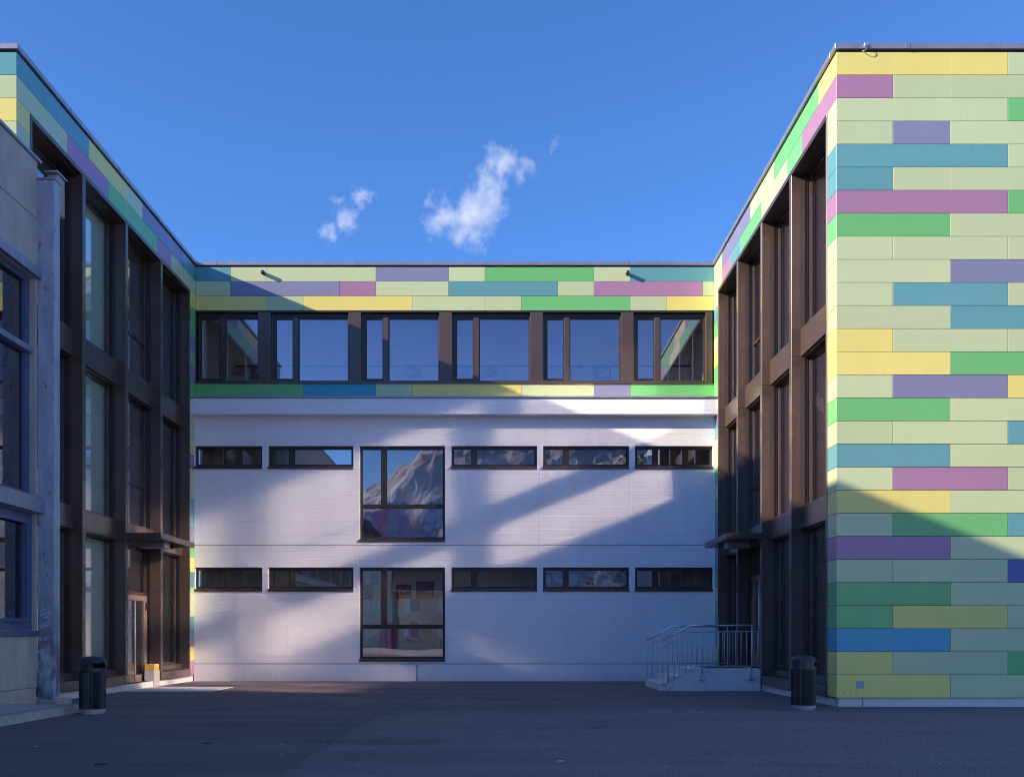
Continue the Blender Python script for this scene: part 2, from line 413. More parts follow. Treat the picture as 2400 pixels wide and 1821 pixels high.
# ------------------------------------------------------------------ the two wings
def wing(s, X, rows_front, court1, court2, back_strip, front_edge, label):
    root = thing('school_wing', (X+s*3, 23.5, 0), label, 'building')
    GW = M['glass_sunny'] if s > 0 else M['glass']
    def xs(u0, u1):
        a, b = X+s*u0, X+s*u1
        return (min(a, b), max(a, b))
    # front panels
    for r, pieces in enumerate(rows_front, 1):
        z1, z0 = zrow(r)-GAP/2, zrow(r+1)+GAP/2
        for (u0, u1, c) in pieces:
            a, b = xs(u0+(0 if u0 == 0 else GAP/2), u1-GAP/2)
            box('panel', a, b, YF, YF+0.03, z0, z1, PAL[c], root, 0.0015)
    # court panels: two full rows and end strips
    for r, row in ((1, court1), (2, court2)):
        z1, z0 = zrow(r)-GAP/2, zrow(r+1)+GAP/2
        for (k0, k1, c) in row:
            y0 = YF+0.032 if k0 == 0 else YF+1.06*k0+GAP/2
            y1 = YB-0.004 if k1 == 10 else YF+1.06*k1-GAP/2
            a, b = xs(0, 0.03); box('panel', a, b, y0, y1, z0, z1, PAL[c], root, 0.0015)
    for r in range(3, 29):
        z1, z0 = zrow(r)-GAP/2, zrow(r+1)+GAP/2
        a, b = xs(0, 0.03)
        box('panel', a, b, YF+0.032, 18.715, z0, z1, PAL[front_edge[r-1]], root, 0.0015)
        box('panel', a, b, 28.285, YB-0.004, z0, z1, PAL[back_strip[(r-3) % len(back_strip)]], root, 0.003)
    # walls behind
    a, b = xs(0.06, 0.30)
    slab('wall', 'X', YF+0.06, YB+0.4, 0.02, 11.98, a, b, [(18.735, 28.265, 0.15, 11.15)], M['backing'], root)
    a, b = xs(0.31, 9.0); slab('front_wall', 'Y', a, b, 0.02, 11.98, YF+0.06, YF+0.3, [], M['backing'], root)
    a, b = xs(8.7, 9.0); box('far_wall', a, b, YF+0.31, 34, 0.02, 11.98, M['backing'], root)
    a, b = xs(0.05, 9.0); box('roof', a, b, YF+0.05, 34, 11.985, 12.03, M['backing'], root)
    # plinth
    a, b = xs(0.05, 9.0); box('plinth', a, b, YF+0.055, YF+0.2, -0.2, 0.166, M['concrete_light'], root)
    a, b = xs(0.04, 0.059); box('plinth', a, b, YF+0.201, YB-0.1, -0.2, 0.15, M['concrete_light'], root)
    # coping
    a, b = xs(-0.045, 9.0); box('coping', a, b, YF-0.045, YF+0.25, 12.035, 12.135, M['coping'], root, 0.004)
    a, b = xs(-0.045, 0.25); box('coping', a, b, YF+0.251, YB+0.2, 12.035, 12.135, M['coping'], root, 0.004)
    a, b = xs(0.012, 9.0); box('coping_gap', a, b, YF+0.012, YF+0.2, 12.0, 12.034, M['rubber'], root)
    a, b = xs(0.012, 0.2); box('coping_gap', a, b, YF+0.201, YB+0.1, 12.0, 12.034, M['rubber'], root)
    for k in range(4):
        y = YF+2.2+2.6*k
        a, b = xs(-0.051, 0.26); box('coping_seam', a, b, y-0.03, y+0.03, 12.038, 12.141, M['coping'], root)
    for u in (1.28, 4.0, 6.7):
        a, b = xs(u-0.04, u+0.04); box('coping_seam', a, b, YF-0.051, YF+0.26, 12.038, 12.141, M['coping'], root)
    # bronze window field: outer frame, piers, transoms
    ztop, zbot = zrow(3), 0.155
    a, b = xs(-0.012, 0.47); box('header', a, b, 18.725, 28.275, ztop-0.10, ztop-0.006, M['bronze'], root, 0.003)
    a, b = xs(0.10, 0.36); box('blind_box', a, b, 18.82, 28.18, ztop-0.135, ztop-0.101, M['bronze_dark'], root)
    py = [18.765, 21.12, 23.52, 25.92, 28.235]; hw = [0.04, 0.08, 0.08, 0.08, 0.04]
    floors = [(0.37, 3.57), (4.05, 7.22), (7.79, ztop-0.10)]
    for c, h in zip(py, hw):
        for (za, zb) in ((zbot+0.22, 3.57), (3.575, 7.22), (7.225, ztop-0.102)):
            a, b = xs(-0.008, 0.47); box('pier', a, b, c-h, c+h, za, zb, M['bronze'], root, 0.003)
    door_bay = 2
    for k in range(4):
        y0, y1 = py[k]+hw[k], py[k+1]-hw[k+1]
        for (za, zb) in ((3.57, 4.05), (7.22, 7.79)):
            a, b = xs(0.19, 0.47); box('transom', a, b, y0+0.002, y1-0.002, za, zb, M['bronze'], root, 0.003)
            a, b = xs(0.25, 0.45); box('blind_box', a, b, y0+0.05, y1-0.05, za-0.035, za-0.002, M['bronze_dark'], root)
        for fi, (za, zb) in enumerate(floors):
            isdoor = (k == door_bay and fi == 0)
            # guide rails on the jambs
            for (ya, yb) in ((y0+0.001, y0+0.028), (y1-0.028, y1-0.001)):
                for (ua, ub) in ((0.255, 0.285), (0.315, 0.335)):
                    a, b = xs(ua, ub); box('blind_rail', a, b, ya, yb, (0.02 if isdoor else za+0.14 if fi == 0 else za), zb-0.04, M['bronze_dark'], root)
            if isdoor: continue
            zs = za+(0.15 if fi == 0 else 0.0)
            if fi == 0:
                a, b = xs(0.20, 0.46); box('sill', a, b, y0+0.002, y1-0.002, za+0.002, zs, M['bronze'], root, 0.003)
            t = 0.065
            holes = [(y0+t, y1-t, zs+t, zb-t)]
            if k == door_bay:
                zm = zs+1.05; holes = [(y0+t, y1-t, zs+t, zm-0.03), (y0+t, y1-t, zm+0.03, zb-t)]
            f = window_x(root, X+s*0.37, s, y0+0.001, y1-0.001, zs, zb, holes, M['bronze'], GW)
    # bottom bronze band (interrupted by the door)
    for (ya, yb) in ((18.725, py[2]-0.10), (py[3]-0.06, 28.275)):
        a, b = xs(-0.02, 0.45); box('sill_band', a, b, ya, yb, 0.155, 0.368, M['bronze'], root, 0.003)
    # entrance door in the third bay
    y0, y1 = py[2]+hw[2], py[3]-hw[3]
    dz0 = 0.02 if s < 0 else 0.53
    dtop = dz0+2.30
    yd = y0+0.62                                     # fixed side light, then the leaf
    t = 0.06
    window_x(root, X+s*0.36, s, y0+0.001, y1-0.001, dtop+0.02, 3.53, [(y0+t, y1-t, dtop+0.09, 3.46)], M['bronze'], M['glass'])
    side = window_x(root, X+s*0.36, s, y0+0.001, yd, dz0, dtop+0.015, [(y0+t, yd-t, dz0+0.28, dtop-0.05)], M['bronze_door_lit'], M['glass'])
    a, b = (X+s*0.34, X+s*0.41) if s > 0 else (X+s*0.41, X+s*0.34)
    door = slab('door', 'X', yd+0.01, y1-0.12, dz0, dtop+0.01, a, b, [(yd+0.13, y1-0.26, dz0+0.30, dtop-0.12)], M['bronze_door_lit'], root)
    box('door_jamb', a, b, y1-0.115, y1-0.001, dz0, dtop+0.015, M['bronze_door_lit'], root)
    xc = X+s*0.375
    box('pane', xc-0.006, xc+0.006, yd+0.12, y1-0.25, dz0+0.29, dtop-0.11, M['glass'], door)
    xh = X+s*0.27
    tube('handle', [(xh, yd+0.56, dz0+0.08), (xh, yd+0.56, dtop-0.14)], 0.021, M['galv'], door, 12)
    for zz in (dz0+0.3, dtop-0.4):
        tube('handle_bracket', [(xh, yd+0.56, zz), (X+s*0.345, yd+0.56, zz)], 0.011, M['steel'], door)
    for zz in (dz0+0.22, dtop-0.35):
        box('hinge', min(xc-s*0.05, xc-s*0.08), max(xc-s*0.05, xc-s*0.08), y1-0.16, y1-0.09, zz, zz+0.20, M['bronze_dark'], door)
    # canopy over the door
    a, b = xs(-0.84, 0.18)
    box('canopy', a, b, 23.44, 26.0, 3.60, 3.735, M['bronze'], root, 0.004)
    a, b = xs(-0.62, -0.05)
    box('canopy_light', a, b, 24.35, 24.75, 3.47, 3.598, M['coping'], root, 0.01)
    a, b = xs(-0.55, -0.40); box('canopy_sensor', a, b, 25.2, 25.35, 3.52, 3.598, M['lampblack'], root, 0.01)
    # rooms behind the glass
    a, b = xs(0.48, 5.0)
    for z in (0.0, 3.62, 7.30): box('floor_slab', a, b, YF+0.31, YB+0.3, z-0.02, z+0.30 if z else 0.06, M['interior_floor'], root)
    for z in (3.50, 7.16, 11.0): box('ceiling_panel', a, b, YF+0.31, YB+0.3, z, z+0.08, M['interior'], root)
    a, b = xs(5.0, 5.1); box('room_wall', a, b, YF+0.31, YB+0.3, 0.0, 11.9, M['interior'], root)
    a, b = xs(0.48, 5.0); box('room_wall', a, b, YB+0.31, YB+0.39, 0.0, 11.9, M['interior'], root)
    if s > 0:
        box('partition', X+0.55, X+4.9, 21.66, 21.72, 0.31, 10.9, M['bronze_dark'], root)
        for dz in (0.0, -3.72):
            pr = [(6.81, 6.56), (6.88, 6.64), (6.885, 6.49), (6.97, 6.46), (6.97, 6.14), (6.81, 6.32)]
            vv = [(x_, 21.62, z_+dz) for x_, z_ in pr]+[(x_, 21.655, z_+dz) for x_, z_ in pr]
            mesh('white_panel', vv, [tuple(range(6)), tuple(range(6, 12))[::-1]]+[(i, (i+1) % 6, 6+(i+1) % 6, 6+i) for i in range(6)], M['white'], root)  # notched white board on the dark partition, repeated one floor down
    # pale blinds drawn inside the second bay of the shaded wing
    if s < 0:
        for (za, zb) in floors:
            a, b = xs(0.475, 0.49); box('blind', a, b, py[1]+0.1, py[2]-0.085, za+0.1, zb-0.02, M['curtain'], root)
    return root, xs

J = [0, 1.03, 2.09, 3.14]
def rowf(*pcs): return [(a, b, c) for (a, b, c) in pcs]
front_txt = ['YY W|2', 'P W W|1', 'W3G', 'W L W|1', 'T3W', 'T W W|1']
rng = random.Random(3)
RF = [  # (segment ends in module units 0..3, colour); the last entry runs on past the frame
    [(2, 'Y'), (3, 'Y'), (5, 'W')], [(1, 'P'), (2, 'W'), (5, 'W')], [(3, 'W'), (5, 'G')], [(1, 'W'), (2, 'L'), (5, 'W')],
    [(3, 'T'), (5, 'W')], [(1, 'T'), (2, 'W'), (5, 'W')], [(3, 'P'), (5, 'G')], [(2, 'G'), (5, 'W')],
    [(1, 'W'), (3, 'W'), (5, 'W')], [(2, 'W'), (5, 'L')], [(1, 'W'), (3, 'T'), (5, 'W')], [(2, 'W'), (4, 'T')],
    [(1, 'Y'), (3, 'W'), (5, 'W')], [(2, 'Y'), (4, 'G')], [(1, 'W'), (3, 'L'), (4, 'Y')], [(2, 'G'), (5, 'W')],
    [(1, 'W'), (3, 'W'), (5, 'T')], [(2, 'T'), (5, 'W')], [(1, 'W'), (3, 'P'), (5, 'W')], [(2, 'Y'), (5, 'W')],
    [(1, 'W'), (3, 'G'), (5, 'T')], [(2, 'P'), (5, 'W')], [(1, 'W'), (3, 'W'), (5, 'N')], [(2, 'G'), (5, 'W')],
    [(1, 'G'), (3, 'Y'), (5, 'W')], [(2, 'B'), (5, 'W')], [(1, 'Y'), (3, 'W'), (4, 'G')], [(2, 'Y'), (5, 'W')]]
LF = [[(1, 'T'), (3, 'W')], [(1, 'W'), (3, 'G')], [(2, 'Y'), (4, 'W')], [(1, 'W'), (3, 'L')]]
while len(LF) < 28:
    LF.append([(rng.choice((1, 2)), rng.choice('WWYTG')), (rng.choice((3, 4)), rng.choice('WWWLP'))])
def expand(rows, total=8):
    out = []
    for row in rows:
        u = 0; pcs = []
        def pos(k): return 0 if k == 0 else 1.03+(k-1)*MOD
        for k, c in row: pcs.append((pos(u), pos(k), c)); u = k
        while u < total:
            k = min(total, u+rng.choice((1, 2, 2, 3))); pcs.append((pos(u), pos(k), rng.choice('WWWWTGYLP'))); u = k
        out.append(pcs)
    return out
edgeR = [row[0][1] for row in RF]; edgeL = [row[0][1] for row in LF]
wR, xsR = wing(1, XR, expand(RF),
     [(0, 1, 'Y'), (1, 4, 'G'), (4, 6, 'W'), (6, 9, 'L'), (9, 10, 'W')],
     [(0, 2, 'P'), (2, 3, 'G'), (3, 5, 'W'), (5, 7, 'G'), (7, 8, 'T'), (8, 9, 'P'), (9, 10, 'W')],
     list('WTGWYGGWLTWWGWGTLPTGWGTTWG'), edgeR,
     'sunlit school wing with pastel panels and railed entrance steps')
wL, xsL = wing(-1, XL, expand(LF),
     [(0, 1, 'T'), (1, 3, 'T'), (3, 5, 'Y'), (5, 6, 'W'), (6, 9, 'L'), (9, 10, 'T')],
     [(0, 2, 'W'), (2, 4, 'P'), (4, 7, 'G'), (7, 8, 'P'), (8, 10, 'W')],
     list('YGGLGPGWWWYPWWTTLGYTWWTLYP'), edgeL,
     'shaded school wing with panels and glass door beside the concrete building')

# ------------------------------------------------------------------ back block between the wings
bb = thing('school_building', (-1.4, 30, 0), 'school block between the wings, panelled top storey over white wall', 'building')
K = [-7.92+MOD*k for k in range(14)]
def kx(k): return XL+0.002 if k < 0 else (XR-0.002 if k > 13 else K[k])
BR = {1: [(-1, 0, 'T'), (0, 1, 'W'), (1, 4, 'W'), (4, 6, 'L'), (6, 7, 'W'), (7, 10, 'G'), (10, 11, 'W'), (11, 99, 'T')],
      2: [(-1, 0, 'W'), (0, 3, 'L'), (3, 4, 'P'), (4, 6, 'W'), (6, 9, 'T'), (9, 10, 'W'), (10, 13, 'P'), (13, 99, 'W')],
      3: [(-1, 1, 'Y'), (1, 2, 'W'), (2, 5, 'Y'), (5, 7, 'W'), (7, 8, 'W'), (8, 11, 'G'), (11, 12, 'W'), (12, 99, 'Y')],
      9: [(-1, 2, 'G'), (2, 4, 'B'), (4, 5, 'W'), (5, 8, 'Y'), (8, 10, 'W'), (10, 11, 'L'), (11, 99, 'G')]}
for r, row in BR.items():
    for k0, k1, c in row:
        box('panel', kx(k0)+GAP/2, kx(k1)-GAP/2, YB, YB+0.03, zrow(r+1)+GAP/2, zrow(r)-GAP/2, PAL[c], bb, 0.0015)
zb1, zb0 = zrow(4), zrow(9)          # window band 10.7325 .. 8.62
slab('backing_wall', 'Y', XL, XR, 8.0, 11.98, YB+0.06, YB+0.34, [(XL+0.03, XR-0.03, zb0+0.02, zb1-0.02)], M['backing'], bb)
box('coping', XL+0.05, XR-0.05, YB-0.045, YB+0.35, 12.035, 12.135, M['coping'], bb, 0.004)
box('coping_gap', XL+0.03, XR-0.03, YB+0.012, YB+0.3, 12.0, 12.034, M['rubber'], bb)
for x in (-8.35, -4.3, -0.55, 3.6): box('coping_seam', x-0.035, x+0.035, YB-0.051, YB+0.36, 12.038, 12.142, M['coping'], bb)
box('roof', XL+0.3, XR-0.3, YB+0.1, 36, 11.985, 12.03, M['backing'], bb)
box('header', XL+0.06, XR-0.05, YB-0.006, YB+0.20, zb1-0.055, zb1-0.006, M['bronze_dark'], bb, 0.003)
box('sill_band', XL+0.06, XR-0.05, YB-0.035, YB+0.22, zb0-0.012, zb0+0.065, M['bronze'], bb, 0.003)
piers = [(-7.116, -6.756), (-4.493, -4.133), (-1.857, -1.497), (0.78, 1.14), (3.41, 3.77)]
for a, b in piers+[(5.87, 6.06)]:
    box('pier', a, b, YB-0.012, YB+0.22, zb0+0.067, zb1-0.057, M['bronze'], bb, 0.003)
units = [(-8.87, -7.116)]+[(piers[i][1], piers[i+1][0]) for i in range(4)]+[(3.77, 5.87)]
for i, (a, b) in enumerate(units):
    m0 = a+0.62 if i else a+0.60
    c0 = a+0.13 if i else a+0.06
    z0, z1 = zb0+0.067, zb1-0.057
    window_y(bb, a+0.002, b-0.002, z0, z1-0.10, YB+0.13, [(c0, m0, z0+0.09, z1-0.15), (m0+0.175, b-0.03, z0+0.035, z1-0.14)], M['bronze_dark'], M['glass_top'])
    box('blind_box', a+0.002, b-0.002, YB+0.10, YB+0.22, z1-0.098, z1-0.002, M['bronze_dark'], bb)
    box('mullion', m0+0.012, m0+0.163, YB+0.095, YB+0.128, z0+0.02, z1-0.11, M['bronze'], bb, 0.003)
    for xx in (a+0.022, b-0.022): box('blind_rail', xx-0.018, xx+0.018, YB+0.085, YB+0.127, z0+0.01, z1-0.101, M['bronze'], bb)
# parapet of the lower storeys
YW = 28.65
box('parapet', XL-0.004, XR+0.004, 28.33, 28.78, 7.626, 8.078, M['wall'], bb, 0.006)
box('coping', XL-0.002, XR+0.002, 28.295, 28.795, 8.08, 8.135, M['coping'], bb, 0.004)
for x in (-7.72, -4.62, -1.46, 1.15, 4.35): box('coping_seam', x-0.025, x+0.025, 28.289, 28.79, 8.082, 8.142, M['coping'], bb)
# white wall with its openings
WX = [(-8.906, -6.963), (-6.79, -4.334), (-4.152, -1.687), (-1.506, 0.970), (1.143, 3.627), (3.796, 6.04)]
UP, LO = (6.117, 6.781), (2.583, 3.279)
BIG_U, BIG_L = (4.016, 6.781), (0.561, 3.279)
def opening(i, lower):
    z = (BIG_L if lower else BIG_U) if i == 2 else (LO if lower else UP)
    return (WX[i][0], WX[i][1], z[0], z[1])
up_h = [opening(i, False) for i in range(6)]; lo_h = [opening(i, True) for i in range(6)]
slab('wall', 'Y', XL+0.005, XR-0.005, 3.926, 7.624, YW, YW+0.30, up_h, M['wall'], bb)
slab('wall', 'Y', XL+0.005, XR-0.005, 0.512, 3.912, YW, YW+0.30, lo_h, M['wall'], bb)
box('wall_joint', XL+0.006, XR-0.006, YW+0.015, YW+0.2, 3.913, 3.925, M['rubber'], bb)
box('wall_joint', XL+0.006, XR-0.006, YW+0.02, YW+0.2, 0.490, 0.511, M['rubber'], bb)
box('plinth', XL+0.004, XR-0.004, YW-0.012, YW+0.25, -0.2, 0.489, M['wall'], bb, 0.006)
MUL = {0: 0.42, 1: 0.24, 2: 0.25, 3: 0.235, 4: 0.235, 5: 0.235}
for lower in (False, True):
    for i in range(6):
        x0, x1, z0, z1 = opening(i, lower)
        t = 0.055; a, b = x0+0.004, x1-0.004; c, d = z0+0.075, z1-0.004
        mw = 0.05 if i == 0 else 0.145
        mx = a+(b-a)*MUL[i]
        if i == 2:
            tz = (5.05 if not lower else 1.57)
            holes = [(a+t, mx, tz+0.05, d-0.075), (mx+mw, b-t, tz+0.05, d-0.075), (a+t, b-t, c+t, tz-0.05)]
        else:
            holes = [(a+t, mx, c+t, d-0.07), (mx+mw, b-t, c+t, d-0.07)]
        window_y(bb, a, b, c, d, YW+0.10, holes, M['bronze_dark'], M['glass_wavy'] if lower or i in (2, 3, 4) else M['glass'])
        box('sill', x0-0.012, x1+0.002, YW-0.035, YW+0.099, z0-0.002, z0+0.072, M['bronze'], bb, 0.004)
# rooms behind the windows
box('room_wall', XL+0.05, XR-0.05, 31.4, 31.5, 7.7, 11.9, M['interior'], bb)
box('room_wall', XL+0.05, XR-0.05, 30.35, 30.45, 0, 7.69, M['interior'], bb)
for z in (0.0, 3.62, 7.72): box('floor_slab', XL+0.05, XR-0.05, YW+0.31, 32.59, z-0.02, z+0.14, M['interior_floor'], bb)
for z in (3.40, 7.45, 11.2): box('ceiling_panel', XL+0.05, XR-0.05, YW+0.45, 32.59, z, z+0.08, M['interior'], bb)
for x in (XL+0.02, XR-0.06): box('room_wall', x, x+0.04, YW+0.45, 32.59, 0.2, 11.15, M['interior'], bb)
box('picture_rail', -8.5, 5.9, 31.36, 31.395, 9.80, 9.85, M['bronze_dark'], bb)

# ------------------------------------------------------------------ children's pictures on the back wall of the top storey
def paint_mat(name, c1, c2, c3):
    m, n, b = newmat(name); tc = n.nodes.new('ShaderNodeTexCoord').outputs['Object']
    v = n.nodes.new('ShaderNodeTexVoronoi'); v.inputs['Scale'].default_value = 7.0; L(n, tc, v.inputs['Vector'])
    f = ramp(n, noise(n, tc, 9, 3), 0.45, 0.55)
    L(n, mixc(n, f, mixc(n, ramp(n, v.outputs['Distance'], 0.2, 0.4), c1, c2), c3), b.inputs['Base Color'])
    b.inputs['Roughness'].default_value = 0.7
    return m
paints = [paint_mat('painting_red', (0.55, 0.08, 0.08), (0.75, 0.55, 0.45), (0.2, 0.25, 0.55)),
          paint_mat('painting_black_white', (0.02, 0.02, 0.03), (0.8, 0.8, 0.8), (0.75, 0.75, 0.78)),
          paint_mat('painting_blue', (0.08, 0.12, 0.45), (0.6, 0.2, 0.3), (0.7, 0.6, 0.3)),
          paint_mat('painting_violet', (0.35, 0.12, 0.45), (0.65, 0.5, 0.6), (0.25, 0.1, 0.15))]
PX = [(-8.65, 0.42, 0, 'crimson picture on the corridor wall, first from the shaded wing'),
      (-7.95, 0.55, 3, 'violet picture on the corridor wall, second from the shaded wing'),
      (-7.42, 0.46, 0, 'red picture on the corridor wall, third from the shaded wing'),
      (-2.95, 0.52, 3, 'lone violet picture seen through the third top-storey window'),
      (-1.30, 0.45, 3, 'violet picture behind the opening casement of the fourth top-storey window'),
      (-0.45, 0.50, 3, 'violet picture behind the wide pane of the fourth top-storey window'),
      (0.24, 0.32, 1, 'small black and white drawing in the fourth top-storey window'),
      (1.42, 0.26, 1, 'narrow black and white drawing beside the pier of the fifth window'),
      (2.00, 0.52, 0, 'red framed picture behind the mullion of the fifth top-storey window'),
      (2.62, 0.34, 1, 'small black and white drawing in the wide pane of the fifth window'),
      (3.22, 0.54, 2, 'dark blue framed picture at the edge of the fifth top-storey window')]
for x, w_, k, lab in PX:
    x *= 0.968
    r = thing('wall_picture', (x, 31.39, 9.4), lab, 'picture', 'pictures hung along the top storey')
    hgt = w_*0.68 if k != 1 else w_*0.72
    slab('picture_frame', 'Y', x-w_/2, x+w_/2, 9.79-hgt, 9.79, 31.36, 31.385, [(x-w_/2+0.05, x+w_/2-0.05, 9.84-hgt, 9.74)], paints[k] if k == 1 else M['bluemetal'] if k == 2 else M['orange_wall'] if k == 0 else M['bluelight'], r)
    box('sheet', x-w_/2+0.045, x+w_/2-0.045, 31.37, 31.377, 9.835-hgt, 9.745, paints[k], r)

# coats on hooks behind the tall windows
def coat(x, y, ztop, h, w_, mat, label):
    prof = [(0.0, 0.10), (0.06, 0.30), (0.16, 0.42), (0.45, 0.46), (0.8, 0.52), (1.0, 0.50)]
    verts = []; faces = []; seg = 14
    for i, (t, ww) in enumerate(prof):
        for k in range(seg):
            th = 2*math.pi*k/seg
            rr = 1+0.16*math.sin(3*th+i)+0.08*math.sin(7*th)
            verts.append((x+ww*w_*math.cos(th)*rr, y+ww*w_*0.42*math.sin(th)*rr, ztop-t*h+0.02*math.sin(2*th+x*9)))
    for i in range(len(prof)-1):
        for k in range(seg): faces.append((i*seg+k, i*seg+(k+1) % seg, (i+1)*seg+(k+1) % seg, (i+1)*seg+k))
    faces.append(tuple(range(seg))); faces.append(tuple(range((len(prof)-1)*seg, len(prof)*seg)))
    o = mesh('hanging_coat', verts, faces, mat, None, True)
    tag(o, label, 'coat', 'coats on hooks behind the tall windows')
coatm = {k: simple('cloth_'+k, v, 0.9) for k, v in dict(maroon=(0.45, 0.05, 0.09), navy=(0.06, 0.08, 0.26), pink=(0.85, 0.14, 0.34), grey=(0.34, 0.32, 0.40), plum=(0.36, 0.16, 0.40), sand=(0.62, 0.42, 0.25)).items()}
for i, (x, m_, w_, h) in enumerate(((-4.05, 'navy', .40, .95), (-3.72, 'maroon', .42, 1.0), (-3.38, 'grey', .36, .9), (-3.02, 'plum', .42, 1.0), (-2.66, 'sand', .38, .85), (-2.25, 'navy', .46, 1.1), (-1.85, 'grey', .36, 1.15))):
    coat(x*0.97, 29.45, 5.30, h, w_, coatm[m_], m_+' coat hanging behind the middle storey tall window, '+('one of seven' if i not in (0, 6) else 'at the end of the row'))
for i, (x, m_, w_, h) in enumerate(((-3.55, 'pink', .46, 1.05), (-2.75, 'plum', .36, .6), (-2.35, 'sand', .30, .6), (-1.75, 'maroon', .32, .7))):
    coat(x*0.97, 29.45, 1.72, h, w_, coatm[m_], m_+' coat hanging behind the ground floor tall window')
# round mandala pictures in the ground floor tall window
def mandala(x, z, r, c1, c2, label):
    root = thing('mandala_picture', (x, 30.3, z-r), label, 'picture', 'mandala pictures in the ground floor window')
    m, n, b = newmat('mandala_print'); tc = n.nodes.new('ShaderNodeTexCoord').outputs['Object']
    ln = n.nodes.new('ShaderNodeVectorMath'); ln.operation = 'LENGTH'; L(n, tc, ln.inputs[0])
    f = mathn(n, 'FRACT', mathn(n, 'MULTIPLY', ln.outputs['Value'], 9.0))
    L(n, mixc(n, ramp(n, f, 0.45, 0.55), c1, c2), b.inputs['Base Color'])
    box('sheet', x-r*1.15, x+r*1.15, 30.33, 30.34, z-r*1.1, z+r*1.1, coatm['maroon'] if c1[0] > c1[2] else coatm['navy'], root)
    vs_ = [(0, 0, 0)]+[(r*math.cos(2*math.pi*k/28), -0.004, r*math.sin(2*math.pi*k/28)) for k in range(28)]
    fs_ = [(0, 1+k, 1+(k+1) % 28) for k in range(28)]
    vs_ = [(v[0], v[1]-0.0, v[2]) for v in vs_]
    d = mesh('disc', vs_, fs_, m, root, False, (x, 30.322, z))
mandala(-4.25, 2.66, 0.22, (0.45, 0.35, 0.1), (0.05, 0.05, 0.2), 'ochre mandala on navy sheet behind the narrow casement')
mandala(-3.05, 2.66, 0.20, (0.5, 0.1, 0.06), (0.2, 0.02, 0.04), 'red mandala in the middle of the ground floor tall window')
mandala(-2.40, 2.70, 0.24, (0.55, 0.14, 0.06), (0.1, 0.14, 0.12), 'red and green mandala beside the pipe side of the tall window')

# ------------------------------------------------------------------ small things on the facade
def spotlight(x, z, label):
    r = thing('wall_spotlight', (x, YB, z), label, 'spotlight', 'spotlights on the top storey')
    tube('bracket', [(x, YB-0.001, z), (x, YB-0.05, z)], 0.05, M['lampblack'], r, 14)
    tube('lamp_housing', [(x, YB-0.05, z), (x, YB-0.17, z-0.012)], 0.058, M['lampblack'], r, 18)
    tube('lens', [(x, YB-0.171, z-0.012), (x, YB-0.176, z-0.013)], 0.040, M['glass_dark'], r, 18)
spotlight(-6.95, 11.80, 'black spotlight on pale panel beside the roof shadow')
spotlight(3.59, 11.79, 'black spotlight on panel towards the sunlit wing')
p = thing('wall_pipe', (-2.50, 28.6, 0), 'thin vertical tap pipe on the white plinth', 'pipe')
tube('pipe', [(-2.50, YW-0.03, 0.0), (-2.50, YW-0.03, 0.47)], 0.016, M['galv'], p)
tube('valve', [(-2.50, YW-0.03, 0.44), (-2.50, YW-0.03, 0.53)], 0.032, M['galv'], p, 10)
tube('clamp', [(-2.50, YW-0.03, 0.07), (-2.50, YW-0.03, 0.10)], 0.03, M['galv'], p, 10)
p = box('cover_plate', 6.47, 6.61, YF-0.012, YF-0.001, 0.345, 0.475, M['plate'], None, 0.004)
tag(p, 'small grey square cover plate on the lowest yellow panel', 'plate')
p = box('door_bell_box', XL+0.001, XL+0.02, 28.45, 28.62, 1.0, 1.14, M['plate'], None, 0.003)
tag(p, 'grey switch box on yellow panel at the shaded inner corner', 'box')
cbl = tube('plinth_cable', [(6.60, YF+0.045, 0.166), (6.61, YF+0.045, 0.08), (6.59, YF+0.044, 0.0)], 0.006, M['binblack'], None, 6)
tag(cbl, 'thin dark cable running down the plinth below the cover plate', 'cable')
sv, sf = [], []
rsc = random.Random(4)
for k in range(12):
    x_, z_ = 6.18+.34*rsc.random(), .22+.17*rsc.random(); ln = .02+.04*rsc.random(); a = R(50+rsc.random()*70); t_ = .004
    d_ = (math.cos(a)*ln, math.sin(a)*ln); n_ = (-math.sin(a)*t_, math.cos(a)*t_); i = len(sv)
    for yy in (YF-.0012, YF+.0005):
        sv += [(x_-n_[0], yy, z_-n_[1]), (x_+d_[0], yy, z_+d_[1]), (x_+n_[0], yy, z_+n_[1])]
    sf += [(i, i+1, i+2), (i, i+1, i+4, i+3), (i+1, i+2, i+5, i+4), (i+2, i, i+3, i+5)]
scf = mesh('scuff', sv, sf, simple('scuff_black', (0.05, 0.05, 0.04), 0.9), wR); scf['kind'] = 'stuff'
# lightning clamp and wire loop on the coping
lc = thing('lightning_clamp', (6.62, YF-0.05, 12.0), 'small metal clamp with wire loop on the roof coping', 'clamp')
box('clamp', 6.59, 6.64, YF-0.075, YF-0.046, 12.06, 12.12, M['steel'], lc, 0.006)
tube('wire', [(6.635, YF-0.07, 12.09), (6.645, YF-0.075, 12.03), (6.61, YF-0.075, 11.985), (6.57, YF-0.06, 11.975), (6.565, YF-0.02, 12.005)], 0.007, M['steel'], lc, 6)

